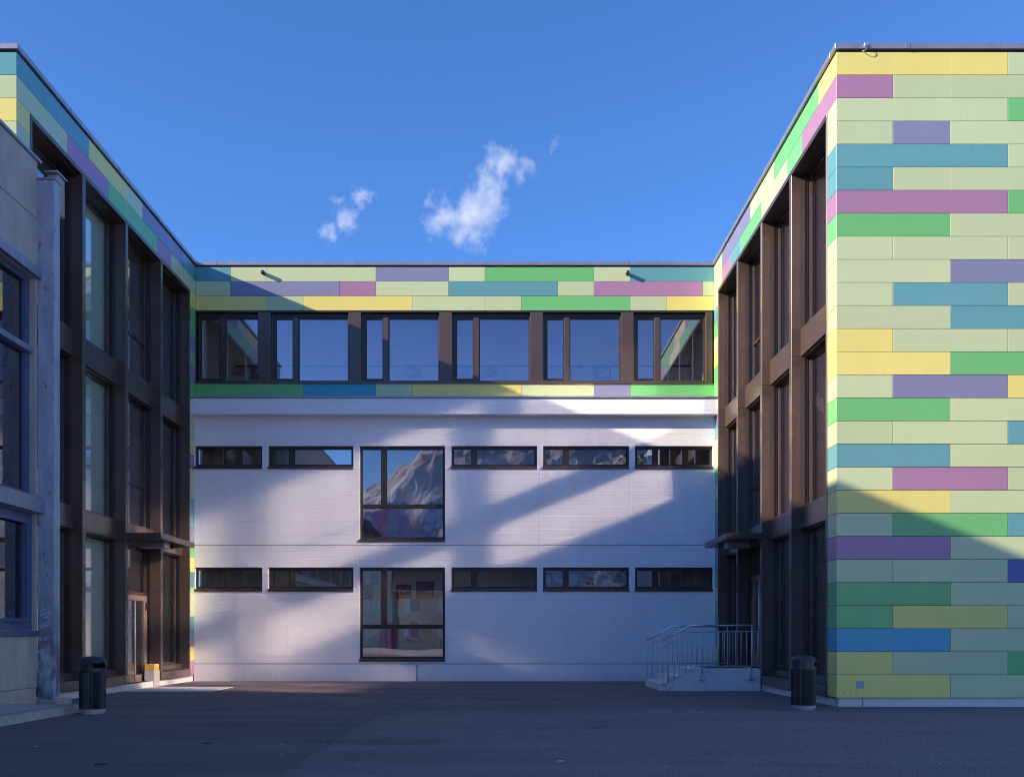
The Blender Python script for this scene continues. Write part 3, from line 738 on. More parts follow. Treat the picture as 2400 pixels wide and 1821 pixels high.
# ------------------------------------------------------------------ entrance steps and railings at the sunlit wing
st = thing('entrance_steps', (5.0, 24.8, 0), 'concrete entrance steps with landing at the sunlit wing door', 'steps')
Y0s, Y1s = 23.56, 26.02
box('landing', 4.33, XR-0.004, Y0s, Y1s, -0.1, 0.525, M['concrete_light'], st, 0.008)
box('step', 4.02, 4.328, Y0s, Y1s, -0.1, 0.35, M['concrete_light'], st, 0.008)
box('step', 3.71, 4.018, Y0s, Y1s, -0.1, 0.175, M['concrete_light'], st, 0.008)
box('door_mat', 4.9, 5.9, 24.0, 25.4, 0.526, 0.54, M['binblack'], st)
def railing(y, side, label):
    r = thing('stair_railing', (4.9, y, 0.0), label, 'railing', 'railings of the entrance steps')
    tube('handrail', [(3.76, y, 1.19), (4.40, y, 1.535), (4.44, y, 1.55), (6.02, y, 1.555)], 0.021, M['steel'], r, 12)
    tube('top_rail', [(3.78, y, 1.02), (4.42, y, 1.395), (4.46, y, 1.41), (6.02, y, 1.41)], 0.011, M['galv'], r)
    tube('bottom_rail', [(3.78, y, 0.13), (4.56, y, 0.58), (4.60, y, 0.59), (6.02, y, 0.59)], 0.011, M['galv'], r)
    def top(x): return 1.02+(x-3.78)/(4.42-3.78)*0.375 if x < 4.42 else 1.41
    def bot(x): return 0.13+(x-3.78)/(4.56-3.78)*0.45 if x < 4.56 else 0.59
    x = 3.78; k = 0
    while x < 6.03:
        tube('baluster', [(x, y, bot(x)), (x, y, top(x))], 0.0085, M['galv'], r, 6); x += 0.132
    for px_ in (3.90, 4.70, 5.88):
        zt = 1.19+(px_-3.76)/(4.40-3.76)*0.345 if px_ < 4.4 else 1.54
        zb = {3.90: 0.06, 4.70: 0.28, 5.88: 0.28}[px_]
        yb = y
        tube('post', [(px_, yb, zb), (px_, yb, zt)], 0.013, M['galv'], r, 8)
        yy = (y, Y0s-0.001) if side < 0 else (Y1s+0.001, y)
        box('base_plate', px_-0.06, px_+0.06, min(yy)-0.012 if side < 0 else min(yy), max(yy) if side < 0 else max(yy)+0.012, zb-0.02, zb+0.10, M['galv'], r, 0.003)
    return r
railing(Y0s-0.045, -1, 'steel stair railing on the courtyard edge of the landing')
railing(Y1s+0.045, 1, 'steel stair railing behind, nearer the white wall')

# ------------------------------------------------------------------ litter bins
def bin_(x, y, ang, label):
    r = thing('litter_bin', (x, y, 0), label, 'litter bin', 'black litter bins')
    lathe('base', [(0.185, 0.004), (0.19, 0.03), (0.205, 0.034), (0.218, 0.085), (0.20, 0.088)], (x, y, 0), M['binbase'], r)
    # ribbed drum
    seg = 120; verts = []; faces = []
    zs = [0.088, 0.70]
    for z in zs:
        for k in range(seg):
            rr = 0.211 if k % 2 else 0.203
            verts.append((rr*math.cos(2*math.pi*k/seg), rr*math.sin(2*math.pi*k/seg), z))
    for k in range(seg):
        k2 = (k+1) % seg; faces.append((k, k2, seg+k2, seg+k))
    faces.append(tuple(range(seg))); faces.append(tuple(range(seg, 2*seg)))
    mesh('ribbed_drum', verts, faces, M['binblack'], r, False, (x, y, 0))
    lathe('rim', [(0.205, 0.70), (0.216, 0.702), (0.216, 0.72), (0.205, 0.722)], (x, y, 0), M['binblack'], r)
    # hood with an oblong opening cut through its wall
    seg = 60; zl = [0.722, 0.765, 0.78, 0.84, 0.855, 0.885]; verts = []; faces = []
    for rr in (0.214, 0.200):
        for z in zl:
            for k in range(seg): verts.append((rr*math.cos(2*math.pi*k/seg), rr*math.sin(2*math.pi*k/seg), z))
    def vi(l, i, k): return (l*len(zl)+i)*seg+(k % seg)
    def hole(i, k):
        d = (k+0.5)/seg*360-ang; d = (d+180) % 360-180
        if i in (2,): return abs(d) < 46
        if i in (1, 3): return abs(d) < 38
        return False
    for i in range(len(zl)-1):
        for k in range(seg):
            if hole(i, k): continue
            faces.append((vi(0, i, k), vi(0, i, k+1), vi(0, i+1, k+1), vi(0, i+1, k)))
            faces.append((vi(1, i, k), vi(1, i+1, k), vi(1, i+1, k+1), vi(1, i, k+1)))
            if hole(i, k+1): faces.append((vi(0, i, k+1), vi(1, i, k+1), vi(1, i+1, k+1), vi(0, i+1, k+1)))
            if hole(i, k-1): faces.append((vi(0, i, k), vi(0, i+1, k), vi(1, i+1, k), vi(1, i, k)))
            if i+1 < len(zl)-1 and hole(i+1, k): faces.append((vi(0, i+1, k), vi(0, i+1, k+1), vi(1, i+1, k+1), vi(1, i+1, k)))
            if i > 0 and hole(i-1, k): faces.append((vi(0, i, k), vi(1, i, k), vi(1, i, k+1), vi(0, i, k+1)))
    o = mesh('hood', verts, faces, M['bincap'], r, False, (x, y, 0))
    for p_ in o.data.polygons: p_.use_smooth = True
    try: o.data.set_sharp_from_angle(angle=R(35))
    except Exception: pass
    lathe('lid', [(0.222, 0.885), (0.224, 0.893), (0.205, 0.918), (0.16, 0.942), (0.09, 0.958), (0.02, 0.963)], (x, y, 0), M['bincap'], r)
    # screw heads round the collar
    for k in range(10):
        t = R(200+k*16); rr = 0.2125
        c = Vector((x+rr*math.cos(t), y+rr*math.sin(t), 0.745)); d = Vector((math.cos(t), math.sin(t), 0))
        tube('screw', [c, c+d*0.006], 0.005, M['steel'], r, 6)
    t = R(285); rr = 0.2135
    c = Vector((x+rr*math.cos(t), y+rr*math.sin(t), 0.745)); d = Vector((math.cos(t), math.sin(t), 0))
    return r
bin_(-6.88, 16.62, -42, 'black ribbed litter bin next to the grated kerb')
bin_(5.29, 17.50, -8, 'black ribbed litter bin at the sunlit panelled corner')

# ------------------------------------------------------------------ things by the glass door
pb = box('concrete_block', XL-0.26, XL-0.01, 25.40, 25.82, -0.05, 0.42, M['concrete'], None, 0.008)
tag(pb, 'short concrete block beside the glass door', 'block')
cr = thing('straw_crate', (XL-0.14, 25.6, 0.42), 'small straw yellow crate on the concrete block by the door', 'crate')
slab('crate_wall', 'Z', XL-0.25, XL-0.02, 25.42, 25.80, 0.424, 0.58, [(XL-0.23, XL-0.04, 25.44, 25.78)], M['gold'], cr)
box('crate_bottom', XL-0.23, XL-0.04, 25.44, 25.78, 0.424, 0.44, M['gold'], cr)
for z in (0.455, 0.505, 0.553): box('slat', XL-0.256, XL-0.014, 25.408, 25.418, z-0.012, z+0.012, M['gold'], cr)

# ------------------------------------------------------------------ concrete building in front of the shaded wing
cb = thing('concrete_building', (-11, 8, 0), 'old concrete building with blue framed windows at the photo edge', 'building')
XC = -8.60; YE = 18.14; YS = 0.8
# walls: solid bands between window strips; bays along Y
bays = [(18.22-3.4*k-3.28, 18.22-3.4*k) for k in range(5)]
Hup = [(a, b, 3.84, 7.85) for a, b in bays]; Hlo = [(a, b, 1.40, 3.54) for a, b in bays]
slab('wall', 'X', YS, 18.31, 0.36, 8.965, XC-0.30, XC, Hup+Hlo, M['concrete_tan'], cb)
slab('wall', 'X', YS, 18.31, 8.98, 10.03, XC-0.30, XC, [], M['concrete_tan'], cb)
box('wall_joint', XC-0.3, XC-0.02, YS, 18.30, 8.966, 8.979, M['rubber'], cb)
box('plinth', XC-0.30, XC+0.035, YS, 18.19, -0.2, 0.352, M['concrete_tan'], cb, 0.01)
box('coping', XC-0.31, XC+0.05, YS-0.05, 18.40, 10.035, 10.09, M['coping'], cb, 0.006)
box('roof', -16, XC-0.315, YS, YE, 9.95, 10.03, M['backing'], cb)
box('end_wall', -16, XC-0.36, YE-0.3, YE, -0.1, 9.94, M['concrete_tan'], cb)
box('end_wall', -16, XC-0.36, YS, YS+0.3, -0.1, 9.94, M['concrete_tan'], cb)
box('far_wall', -16.3, -16.01, YS, YE, -0.1, 9.94, M['concrete_tan'], cb)
box('lintel', XC-0.1, XC+0.10, YS, 18.29, 7.86, 8.04, M['bluelight'], cb, 0.006)
box('spandrel', XC-0.1, XC+0.14, YS, 18.29, 3.55, 3.835, M['bluelight'], cb, 0.006)
box('sill_band', XC-0.1, XC+0.05, YS, 18.29, 1.30, 1.395, M['bluemetal'], cb, 0.006)
for a, b in bays:
    f = slab('window', 'X', a+0.002, b-0.002, 3.842, 7.848, XC-0.22, XC-0.10, [(a+0.16, b-0.16, 3.94, 6.46), (a+0.16, b-0.16, 6.60, 7.76)], M['bluemetal'], cb)
    box('crossbar', XC-0.098, XC-0.02, a+0.03, b-0.03, 6.475, 6.585, M['bluelight'], f, 0.004)
    for (z0, z1) in ((3.94, 6.46), (6.60, 7.76)): box('pane', XC-0.17, XC-0.158, a+0.15, b-0.15, z0-0.01, z1+0.01, M['glass_dark'], f)
    f = slab('window', 'X', a+0.002, b-0.002, 1.402, 3.538, XC-0.20, XC-0.06, [(a+0.22, b-0.22, 1.60, 3.36)], M['bluemetal'], cb)
    slab('sash', 'X', a+0.17, b-0.17, 1.55, 3.41, XC-0.058, XC-0.03, [(a+0.24, b-0.24, 1.62, 3.34)], M['bluemetal'], f)
    box('pane', XC-0.15, XC-0.138, a+0.21, b-0.21, 1.59, 3.37, M['glass_dark'], f)
for z in (0.3, 3.6, 7.9): box('floor_slab', -16, XC-0.36, YS+0.31, YE-0.31, z, z+0.2, M['interior_floor'], cb)
box('room_wall', -13.1, -13.0, YS+0.31, YE-0.31, 0.51, 9.9, M['interior'], cb)
box('base_pad', XC-0.05, -8.20, 18.20, 18.86, -0.1, 0.135, M['kerbstone'], cb, 0.015)
# pillar with chipped edges
def pillar():
    x0, x1, y0, y1 = -8.60, -8.27, 18.30, 18.53
    zs = [0.135+i*(9.70-0.135)/70 for i in range(71)]
    verts = []; faces = []; rr = random.Random(5)
    ch = 0.018
    for i, z in enumerate(zs):
        j = lambda a: (rr.random()-0.5)*a
        c2 = ch+abs(j(0.02)); 
        top = 0.0
        pts = [(x0, y0+c2), (x0+c2, y0), (x1-c2, y0), (x1, y0+c2), (x1+j(0.004), y1-ch-abs(j(0.02))), (x1-0.02-abs(j(0.03)), y1), (x0, y1)]
        for a, b in pts: verts.append((a, b, z))
    n_ = 7
    for i in range(len(zs)-1):
        for k in range(n_):
            k2 = (k+1) % n_; faces.append((i*n_+k, i*n_+k2, (i+1)*n_+k2, (i+1)*n_+k))
    faces.append(tuple(range(n_))); faces.append(tuple(range((len(zs)-1)*n_, len(zs)*n_)))
    return mesh('pillar', verts, faces, M['pillar'], cb)
pil = pillar()
box('pillar_cap', -8.615, -8.25, 18.28, 18.55, 9.705, 9.74, M['coping'], pil, 0.004)
box('pillar_head', -8.54, -8.33, 18.56, 18.86, 9.2, 9.93, M['kerbstone'], pil, 0.02)
box('pillar_head_cap', -8.56, -8.30, 18.48, 18.90, 9.931, 9.965, M['coping'], pil, 0.004)
# chalk scribbles on the pillar front
GL = {'X': [[(0, 0), (1, 1)], [(0.1, 0.9), (0.8, 0.1)]], 'U': [[(0, 1), (0.1, 0.1), (0.7, 0), (0.8, 1)]], 'P': [[(0, 0), (0.1, 1), (0.8, 0.8), (0.1, 0.5)]],
      'F': [[(0, 0), (0, 1), (0.8, 1)], [(0, .5), (.6, .55)]], 'E': [[(.8, 1), (0, .95), (0, 0), (.8, .05)], [(0, .5), (.6, .5)]], 'I': [[(.3, 0), (.4, 1)]],
      'R': [[(0, 0), (0, 1), (.8, .8), (.1, .5), (.8, 0)]], 'C': [[(.8, .9), (.2, .9), (0, .4), (.3, 0), (.8, .1)]], 'O': [[(.4, 1), (0, .5), (.4, 0), (.8, .5), (.4, 1)]],
      'N': [[(0, 0), (0, 1), (.7, 0), (.8, 1)]], 'V': [[(0, 1), (.4, 0), (.8, 1)]], 'A': [[(0, 0), (.4, 1), (.8, 0)], [(.2, .4), (.6, .4)]], 'L': [[(0, 1), (0, 0), (.7, .05)]],
      'H': [[(0, 0), (0, 1)], [(.1, .4), (.5, .5), (.6, 0)]], 'S': [[(.8, 1), (.1, .8), (.7, .4), (0, 0)]], '7': [[(0, 1), (.8, 1), (.3, 0)], [(.1, .5), (.7, .55)]], '^': [[(0, .6), (.4, 1), (.8, .6)]],
      '2': [[(0, .8), (.5, 1), (.6, .6), (0, 0), (.7, .05)]], '.': [[(.3, .05), (.4, .12)]], ' ': []}
gv, gf = [], []
def scribble(txt, x, z, size, slope, gap=0.9):
    rr = random.Random(hash(txt) % 1000 if False else len(txt)*7+int(z*100))
    for ch in txt:
        for st_ in GL.get(ch, []):
            pts = [(x+a*size*0.8, -0.0, z+b*size+(a*size*0.8)*slope) for a, b in st_]
            for (a, b) in zip(pts[:-1], pts[1:]):
                d = Vector((b[0]-a[0], 0, b[2]-a[2])); 
                if d.length < 1e-5: continue
                d.normalize(); nrm = Vector((-d.z, 0, d.x))*0.0045
                i = len(gv)
                A, B = Vector(a), Vector(b)
                for q in (A+nrm, A-nrm, B-nrm, B+nrm):
                    gv.append((q.x, 18.2985, q.z)); 
                for q in (A+nrm, A-nrm, B-nrm, B+nrm):
                    gv.append((q.x, 18.3, q.z))
                gf.extend([(i, i+1, i+2, i+3), (i, i+4, i+5, i+1), (i+1, i+5, i+6, i+2), (i+2, i+6, i+7, i+3), (i+3, i+7, i+4, i)])
        x += size*gap; z += size*gap*slope
sc_px = lambda px_, py_: ((70+px_*0.1252-1180)/2327*18.3, 1.3+(1490-1390-py_*0.1252)/2327*18.3)
for txt, px_, py_, s_, sl in (('X', 245, 325, .050, 0), ('UPF ER', 190, 430, .040, .22), ('ONO', 255, 470, .036, .1), ('OLNIFR', 168, 640, .040, .45), ('VERNA', 205, 670, .040, .4),
                              ('X.A^', 165, 890, .060, .12), ('O2L2', 135, 1125, .042, .45), ('EO', 190, 1170, .042, .3), ('SEC.', 205, 1250, .050, .45), ('7', 275, 1305, .050, 0), ('HCCE', 190, 1530, .058, .2)):
    x, z = sc_px(px_, py_); scribble(txt, x, z, s_, sl)
chalk = simple('chalk', (0.62, 0.64, 0.70), 0.9)
gr = mesh('chalk_scribble', gv, gf, chalk, pil); gr['kind'] = 'stuff'

# grated light well with a kerb in front of it
kb = thing('light_well', (-7.9, 8, 0), 'steel grated light well with worn concrete kerb', 'light well')
def kerb_mesh():
    verts = []; faces = []; rr = random.Random(11); n_ = 60
    for i in range(n_+1):
        y = 1.5+(17.12-1.5)*i/n_
        j = (rr.random()-0.5)*0.012; k = (rr.random()-0.5)*0.016
        prof = [(-7.50, -0.05), (-7.50, 0.13), (-7.33+j, 0.13), (-7.31+j, 0.115+k), (-7.295+j, 0.06), (-7.25+j*2, 0.015+abs(k)*0.5), (-7.2+j, -0.05)]
        for x, z in prof: verts.append((x, y, z))
    m_ = 7
    for i in range(n_):
        for k in range(m_):
            k2 = (k+1) % m_; faces.append((i*m_+k, i*m_+k2, (i+1)*m_+k2, (i+1)*m_+k))
    faces.append(tuple(range(m_))); faces.append(tuple(range(n_*m_, (n_+1)*m_)))
    return mesh('kerb', verts, faces, M['kerbstone'], kb)
kerb_mesh()
box('kerb_end', XC+0.05, -7.505, 16.99, 17.10, -0.05, 0.128, M['kerbstone'], kb, 0.01)
box('well_floor', XC+0.04, -7.51, 1.5, 16.985, 0.0, 0.05, M['rubber'], kb)
gv2, gf2 = [], []
def addb(x0, x1, y0, y1, z0, z1):
    i = len(gv2)
    gv2.extend([(x0, y0, z0), (x1, y0, z0), (x1, y1, z0), (x0, y1, z0), (x0, y0, z1), (x1, y0, z1), (x1, y1, z1), (x0, y1, z1)])
    gf2.extend([(i, i+3, i+2, i+1), (i+4, i+5, i+6, i+7), (i, i+1, i+5, i+4), (i+1, i+2, i+6, i+5), (i+2, i+3, i+7, i+6), (i+3, i, i+4, i+7)])
y = 9.0
while y < 16.97: addb(XC+0.045, -7.52, y, y+0.006, 0.095, 0.125); y += 0.034
x = XC+0.06
while x < -7.53: addb(x, x+0.005, 9.0, 16.98, 0.10, 0.1245); x += 0.034
gt = mesh('grating', gv2, gf2, M['galv'], kb); gt['kind'] = 'stuff'

# ------------------------------------------------------------------ litter and leaf bits on the asphalt
lv, lf = [], []
rl = random.Random(21)
for k in range(230):
    yy = 9.5+18.5*rl.random()**0.8; xx = (rl.random()-0.5)*0.95*yy
    if xx < -6.6 or xx > 5.6: continue
    s_ = 0.010+0.022*rl.random()**2; a = rl.random()*6.28
    i = len(lv); z = 0.008
    for q in range(4):
        t = a+q*math.pi/2; rr = s_*(0.5+0.8*rl.random())
        lv.append((xx+rr*math.cos(t), yy+rr*math.sin(t)*0.8, z+0.003*rl.random()))
    lv.append((xx, yy, z+0.010))
    lf.extend([(i, i+1, i+4), (i+1, i+2, i+4), (i+2, i+3, i+4), (i+3, i, i+4), (i, i+3, i+2, i+1)])
lit = mesh('litter', lv, lf, simple('litter_paper', (0.62, 0.60, 0.58), 0.8, 0, 0.6, 3), None)
tag(lit, 'tiny pale litter specks scattered over the asphalt', 'litter', None, 'stuff')
for k, (x, y, a, ln) in enumerate(((-4.10, 9.95, 8, .13), (-3.6, 11.9, 4, .10), (0.55, 10.2, 3, .07))):
    v, f = tube_data([(x, y, .016), (x+ln*0.5*math.cos(R(a)), y+ln*.5*math.sin(R(a)), .02), (x+ln*math.cos(R(a+12)), y+ln*math.sin(R(a+12)), .014)], .007, 6)
    tw = mesh('twig', v, f, simple('twig_bark', (0.05, 0.035, 0.03), 0.9) if k < 2 else M['white'], None, True)
    tag(tw, ('dark twig lying nearest the camera on the asphalt', 'dark twig lying farther out on the asphalt', 'pale stick lying on the patched asphalt')[k], 'twig')

# ------------------------------------------------------------------ what the windows mirror: houses, trees and mountain across the street; plus an added sun-bounce house
def tile_mat():
    m, n, b = newmat('brown_roof_tiles'); p = geo(n)
    wv = n.nodes.new('ShaderNodeTexWave'); wv.wave_type = 'BANDS'; wv.bands_direction = 'X'; wv.inputs['Scale'].default_value = 1.6; L(n, p, wv.inputs['Vector'])
    wz = n.nodes.new('ShaderNodeTexWave'); wz.wave_type = 'BANDS'; wz.bands_direction = 'Z'; wz.inputs['Scale'].default_value = 1.3; L(n, p, wz.inputs['Vector'])
    f = mathn(n, 'ADD', mathn(n, 'MULTIPLY', wv.outputs['Fac'], .5), mathn(n, 'MULTIPLY', wz.outputs['Fac'], .5))
    L(n, mixc(n, f, (0.045, 0.03, 0.025), (0.13, 0.09, 0.075)), b.inputs['Base Color']); b.inputs['Roughness'].default_value = 0.8
    bump(n, f, 0.8, 0.05, b)
    return m
M['rooftile'] = tile_mat()
def house(x0, x1, y0, y1, ze, zr, ridge_axis, wallm, label, over=0.6):
    r = thing('house', ((x0+x1)/2, (y0+y1)/2, 0), label, 'house')
    cols = max(2, int((x1-x0)/3.2)); wins = []
    for c in range(cols):
        xc_ = x0+(c+0.5)*(x1-x0)/cols
        z = 1.0
        while z+1.9 < ze: wins.append((xc_-0.55, xc_+0.55, z, z+1.5)); z += 2.9
    slab('front_wall', 'Y', x0, x1, 0, ze, y1-0.3, y1, wins, wallm, r)
    box('wall', x0, x1, y0, y1-0.31, 0, ze, wallm, r)
    for (a, b, c, d) in wins:
        f = slab('window', 'Y', a, b, c, d, y1-0.2, y1-0.1, [(a+0.08, b-0.08, c+0.08, d-0.08)], M['white'], r)
        box('pane', a+0.07, b-0.07, y1-0.16, y1-0.15, c+0.07, d-0.07, M['glass_dark'], f)
        box('shutter', a-0.55, a-0.03, y1+0.001, y1+0.05, c, d, M['white'], f)
        box('window_sill', a-0.1, b+0.1, y1+0.001, y1+0.12, c-0.12, c-0.02, M['white'], f)
    if ridge_axis == 'X':
        ym = (y0+y1)/2
        v = [(x0-over, y0-over, ze-.2), (x1+over, y0-over, ze-.2), (x1+over, y1+over, ze-.2), (x0-over, y1+over, ze-.2), (x0-over, ym, zr), (x1+over, ym, zr)]
        f = [(0, 1, 5, 4), (2, 3, 4, 5), (0, 4, 3), (1, 2, 5), (0, 3, 2, 1)]
    else:
        xm = (x0+x1)/2
        v = [(x0-over, y0-over, ze-.2), (x1+over, y0-over, ze-.2), (x1+over, y1+over, ze-.2), (x0-over, y1+over, ze-.2), (xm, y0-over, zr), (xm, y1+over, zr)]
        f = [(0, 4, 5, 3), (1, 2, 5, 4), (0, 1, 4), (2, 3, 5), (0, 3, 2, 1)]
    rf = mesh('roof', v, f, M['rooftile'], r)
    tube('gutter', [(x0-over, y1+over+.05, ze-.22), (x1+over, y1+over+.05, ze-.22)], .08, M['galv'], r)
    tube('downpipe', [(x1-.5, y1+.1, ze-.3), (x1-.5, y1+.1, .1)], .06, M['galv'], r)
    return r, rf
h1, rf = house(-11.4, 3.0, -62, -50, 6.3, 11.3, 'X', M['orange_wall'], 'orange rendered house mirrored in the ground floor tall window')
box('chimney', -9.9, -9.1, -55.5, -54.7, 8.8, 12.6, M['cream'], rf)
h2, rf2 = house(-34, -12.4, -66, -52, 11.0, 21.6, 'Y', M['cream'], 'tall gabled house mirrored as dark roof in the middle storey windows')
nb = thing('sun_bounce_house', (24, -14, 0), 'added unseen pale blue house that bounces sunlight into the shaded yard', 'house')  # unseen house added so its sunlit wall brightens the shaded yard
wn_ = [(-30+3.6*k, -28.8+3.6*k, z, z+1.6) for k in range(8) for z in (1.2, 4.4, 7.6, 10.6)]
slab('wall', 'X', -32, 0, 0, 15.5, 18.0, 18.35, wn_, M['bounce_blue'], nb)
box('wall', 18.351, 30, -32, 0, 0, 15.5, M['bounce_blue'], nb)
for (a, b, c, d) in wn_:
    f = slab('window', 'X', a, b, c, d, 18.18, 18.26, [(a+.07, b-.07, c+.07, d-.07)], M['white'], nb)
    box('pane', 18.21, 18.22, a+.06, b-.06, c+.06, d-.06, M['glass_dark'], f)
mesh('roof', [(17.4, -32.6, 15.3), (30.6, -32.6, 15.3), (30.6, 0.6, 15.3), (17.4, 0.6, 15.3), (24, -28, 19), (24, -4, 19)], [(0, 1, 4), (1, 2, 5, 4), (2, 3, 5), (3, 0, 4, 5), (0, 3, 2, 1)], M['rooftile'], nb)
def leafmat(name, col):
    m, n, b = newmat(name); oi = geo(n)
    f = ramp(n, noise(n, oi, 1.3, 4), 0.3, 0.7)
    L(n, mixc(n, f, tuple(x*.5 for x in col), tuple(x*1.4 for x in col)), b.inputs['Base Color']); b.inputs['Roughness'].default_value = 0.6
    return m
LM = leafmat('tree_leaf', (0.055, 0.075, 0.03)); BARK = simple('bark', (0.10, 0.075, 0.055), 0.9, 0, 0.3, 6)
def tree(x, y, h, rad, seed, label):
    r = thing('tree', (x, y, 0), label, 'tree', 'trees across the street'); rr = random.Random(seed)
    tube('trunk', [(x, y, 0), (x+.1, y, h*.3), (x-.1, y+.1, h*.6), (x, y, h*.9)], [.35, .28, .18, .05], BARK, r, 8)
    verts, faces = [], []
    for cidx in range(60):
        a = rr.random()*6.28; q = rr.random(); z = h*(.25+.73*q); rad_ = rad*(1.05-q*.75)*math.sqrt(rr.random())
        c = Vector((x+rad_*math.cos(a), y+rad_*math.sin(a), z)); cr_ = rad*.32*(1.1-.5*q)
        for k in range(45):
            d = Vector((rr.gauss(0, 1), rr.gauss(0, 1), rr.gauss(0, 1))).normalized()
            p_ = c+d*cr_*rr.random()**.4
            u_ = Vector((rr.gauss(0, 1), rr.gauss(0, 1), rr.gauss(0, 1))).normalized(); v_ = u_.cross(d)
            s_ = .16+.14*rr.random(); i = len(verts)
            verts += [p_-u_*s_, p_+v_*s_*.5, p_+u_*s_, p_-v_*s_*.5]; faces.append((i, i+1, i+2, i+3))
    me = bpy.data.meshes.new('crown'); me.from_pydata([tuple(v) for v in verts], [], faces); me.update()
    finish('crown', me, LM, r)
tree(13.5, -48, 21, 4.6, 1, 'tall dark tree mirrored in the strip windows near the steps')
tree(21, -55, 18, 5.0, 2, 'broad dark tree mirrored in the last strip window')
def mountain():
    m, n, b = newmat('hazy_rock_and_snow'); p = geo(n)
    sp = n.nodes.new('ShaderNodeSeparateXYZ'); L(n, p, sp.inputs[0])
    f = noise(n, scaled(n, p, (.006, .006, .003)), 3.0, 8, .65)
    g_ = noise(n, scaled(n, p, (.03, .03, .008)), 2.0, 8, .7)
    hazy_rock = mixc(n, ramp(n, g_, .35, .7), (0.30, 0.285, 0.37), (0.42, 0.405, 0.48))  # distance haze put into the rock and snow tones, bluish and low in contrast
    sn = ramp(n, mathn(n, 'ADD', mathn(n, 'MULTIPLY', f, .6), mathn(n, 'MULTIPLY', g_, .4)), .505, .545)
    L(n, mixc(n, sn, hazy_rock, (.56, .57, .65)), b.inputs['Base Color']); b.inputs['Roughness'].default_value = .9
    nx, ny = 220, 110; verts = []; faces = []
    for j in range(ny+1):
        for i in range(nx+1):
            x = -900+2300*i/nx; y = -1500-1300*j/ny
            RP = [(-900, 60), (-600, 120), (-420, 250), (-271, 386), (-143, 453), (50, 515), (300, 520), (700, 470), (1400, 300)]
            for (xa, za), (xb, zb) in zip(RP[:-1], RP[1:]):
                if xa <= x <= xb: ridge = za+(zb-za)*(x-xa)/(xb-xa)
            d = j/ny; hgt = ridge*max(0, math.sin(min(1, d*1.5)*math.pi*0.5))
            e = mnoise.fractal(Vector((x*.006, y*.006, 0)), 1.0, 2.2, 6)*52*min(1, d*3)
            verts.append((x, y, hgt*min(1, d*4)+e-4))
    for j in range(ny):
        for i in range(nx):
            a = j*(nx+1)+i; faces.append((a, a+1, a+nx+2, a+nx+1))
    o = mesh('mountain', verts, faces, m, None, False); tag(o, kind='structure')
mountain()

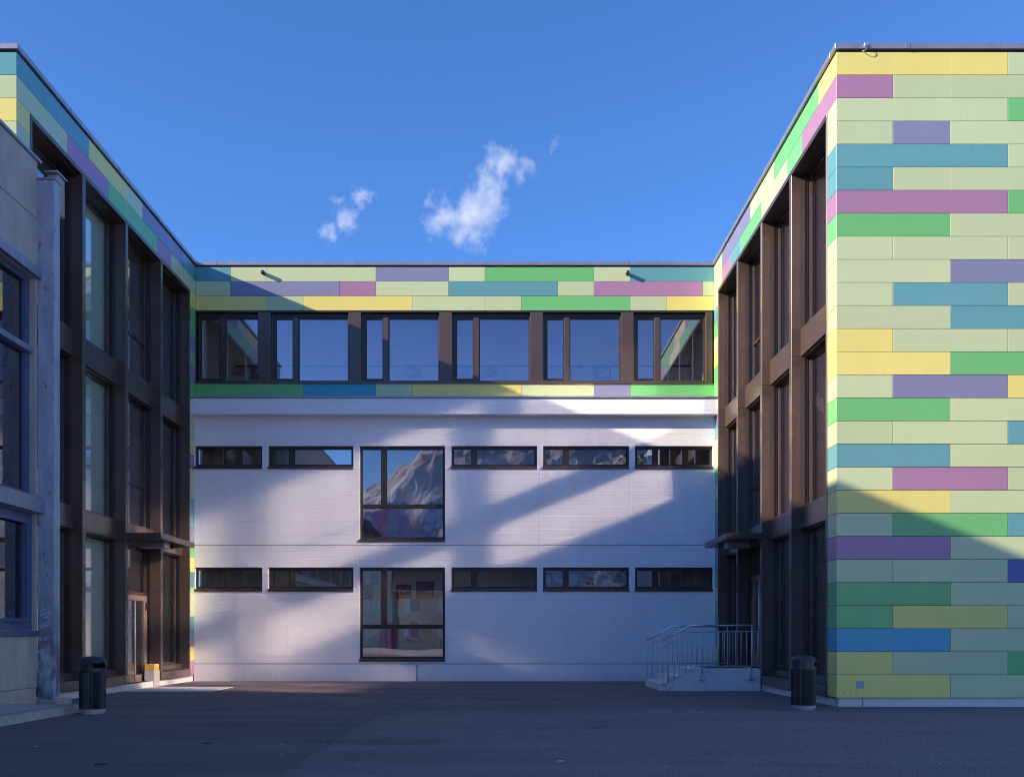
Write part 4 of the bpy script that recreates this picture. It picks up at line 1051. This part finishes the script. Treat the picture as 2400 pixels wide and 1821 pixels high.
# ------------------------------------------------------------------ two small clouds, as real volumes
def cloud(name, center, size, blobs, label, dens, seed):
    m = bpy.data.materials.new(name+'_vapour'); m.use_nodes = True; n = m.node_tree; n.nodes.clear()
    out = n.nodes.new('ShaderNodeOutputMaterial'); pv = n.nodes.new('ShaderNodeVolumePrincipled')
    pv.inputs['Color'].default_value = (0.98, 0.98, 0.98, 1); pv.inputs['Anisotropy'].default_value = 0.0
    tc = n.nodes.new('ShaderNodeTexCoord').outputs['Object']
    wn = n.nodes.new('ShaderNodeTexNoise'); wn.inputs['Scale'].default_value = 5.0/size; wn.inputs['Detail'].default_value = 3; L(n, tc, wn.inputs['Vector'])
    wv = n.nodes.new('ShaderNodeVectorMath'); wv.operation = 'MULTIPLY_ADD'; L(n, wn.outputs['Color'], wv.inputs[0])
    wv.inputs[1].default_value = (size*.42,)*3; 
    sub = n.nodes.new('ShaderNodeVectorMath'); sub.operation = 'SUBTRACT'; L(n, tc, sub.inputs[0]); sub.inputs[1].default_value = (size*.21,)*3
    L(n, sub.outputs[0], wv.inputs[2])
    field = None
    for (bx, by, bz, br) in blobs:
        d = n.nodes.new('ShaderNodeVectorMath'); d.operation = 'DISTANCE'; L(n, wv.outputs[0], d.inputs[0]); d.inputs[1].default_value = (bx*size, by*size, bz*size)
        v = mathn(n, 'SUBTRACT', 1.0, mathn(n, 'DIVIDE', d.outputs['Value'], br*size), True)
        field = v if field is None else mathn(n, 'MAXIMUM', field, v)
    f = noise(n, tc, 8.0/size, 9, .66)
    de = mathn(n, 'ADD', field, mathn(n, 'MULTIPLY', mathn(n, 'SUBTRACT', f, .5), 2.4))
    de = mathn(n, 'MULTIPLY', mathn(n, 'SUBTRACT', de, .26), dens)
    inside = mathn(n, 'GREATER_THAN', field, 0.02)
    L(n, mathn(n, 'MAXIMUM', mathn(n, 'MULTIPLY', de, inside), 0.0), pv.inputs['Density'])
    L(n, pv.outputs[0], out.inputs['Volume'])
    # a lumpy hull round the blobs holds the vapour
    bm = bmesh.new(); bmesh.ops.create_icosphere(bm, subdivisions=3, radius=1.0)
    ext = [max(abs(b[i])+b[3]*1.05 for b in blobs)*size for i in range(3)]
    for v in bm.verts: v.co = Vector((v.co.x*ext[0]*1.25, v.co.y*ext[1]*1.25, v.co.z*ext[2]*1.25))
    me = bpy.data.meshes.new(name); bm.to_mesh(me); bm.free()
    o = finish(name, me, m, None, center); tag(o, label, 'cloud', 'clouds above the roof', 'stuff')
    return o
cloud('cloud', (-40, 1500, 665), 160, [(-.30, 0, -.20, .26), (-.06, 0, -.20, .32), (.12, 0, -.10, .24), (.12, 0, .12, .24), (.24, 0, .32, .24), (-.02, 0, -.44, .14), (.42, 0, .26, .14)],
      'larger white cloud drifting above the roof', 0.036, 1)
cloud('cloud', (-238, 1500, 640), 90, [(.26, 0, .26, .26), (.02, 0, -.12, .28), (-.28, 0, -.32, .24), (-.16, 0, .20, .16)],
      'smaller wispy cloud drifting above the roof', 0.038, 2)

cloud('cloud', (77, 1500, 742), 32, [(0, 0, .1, .36), (-.12, 0, -.25, .26), (.15, 0, .42, .2)], 'tiny faint wisp beside the larger cloud', 0.022, 3)
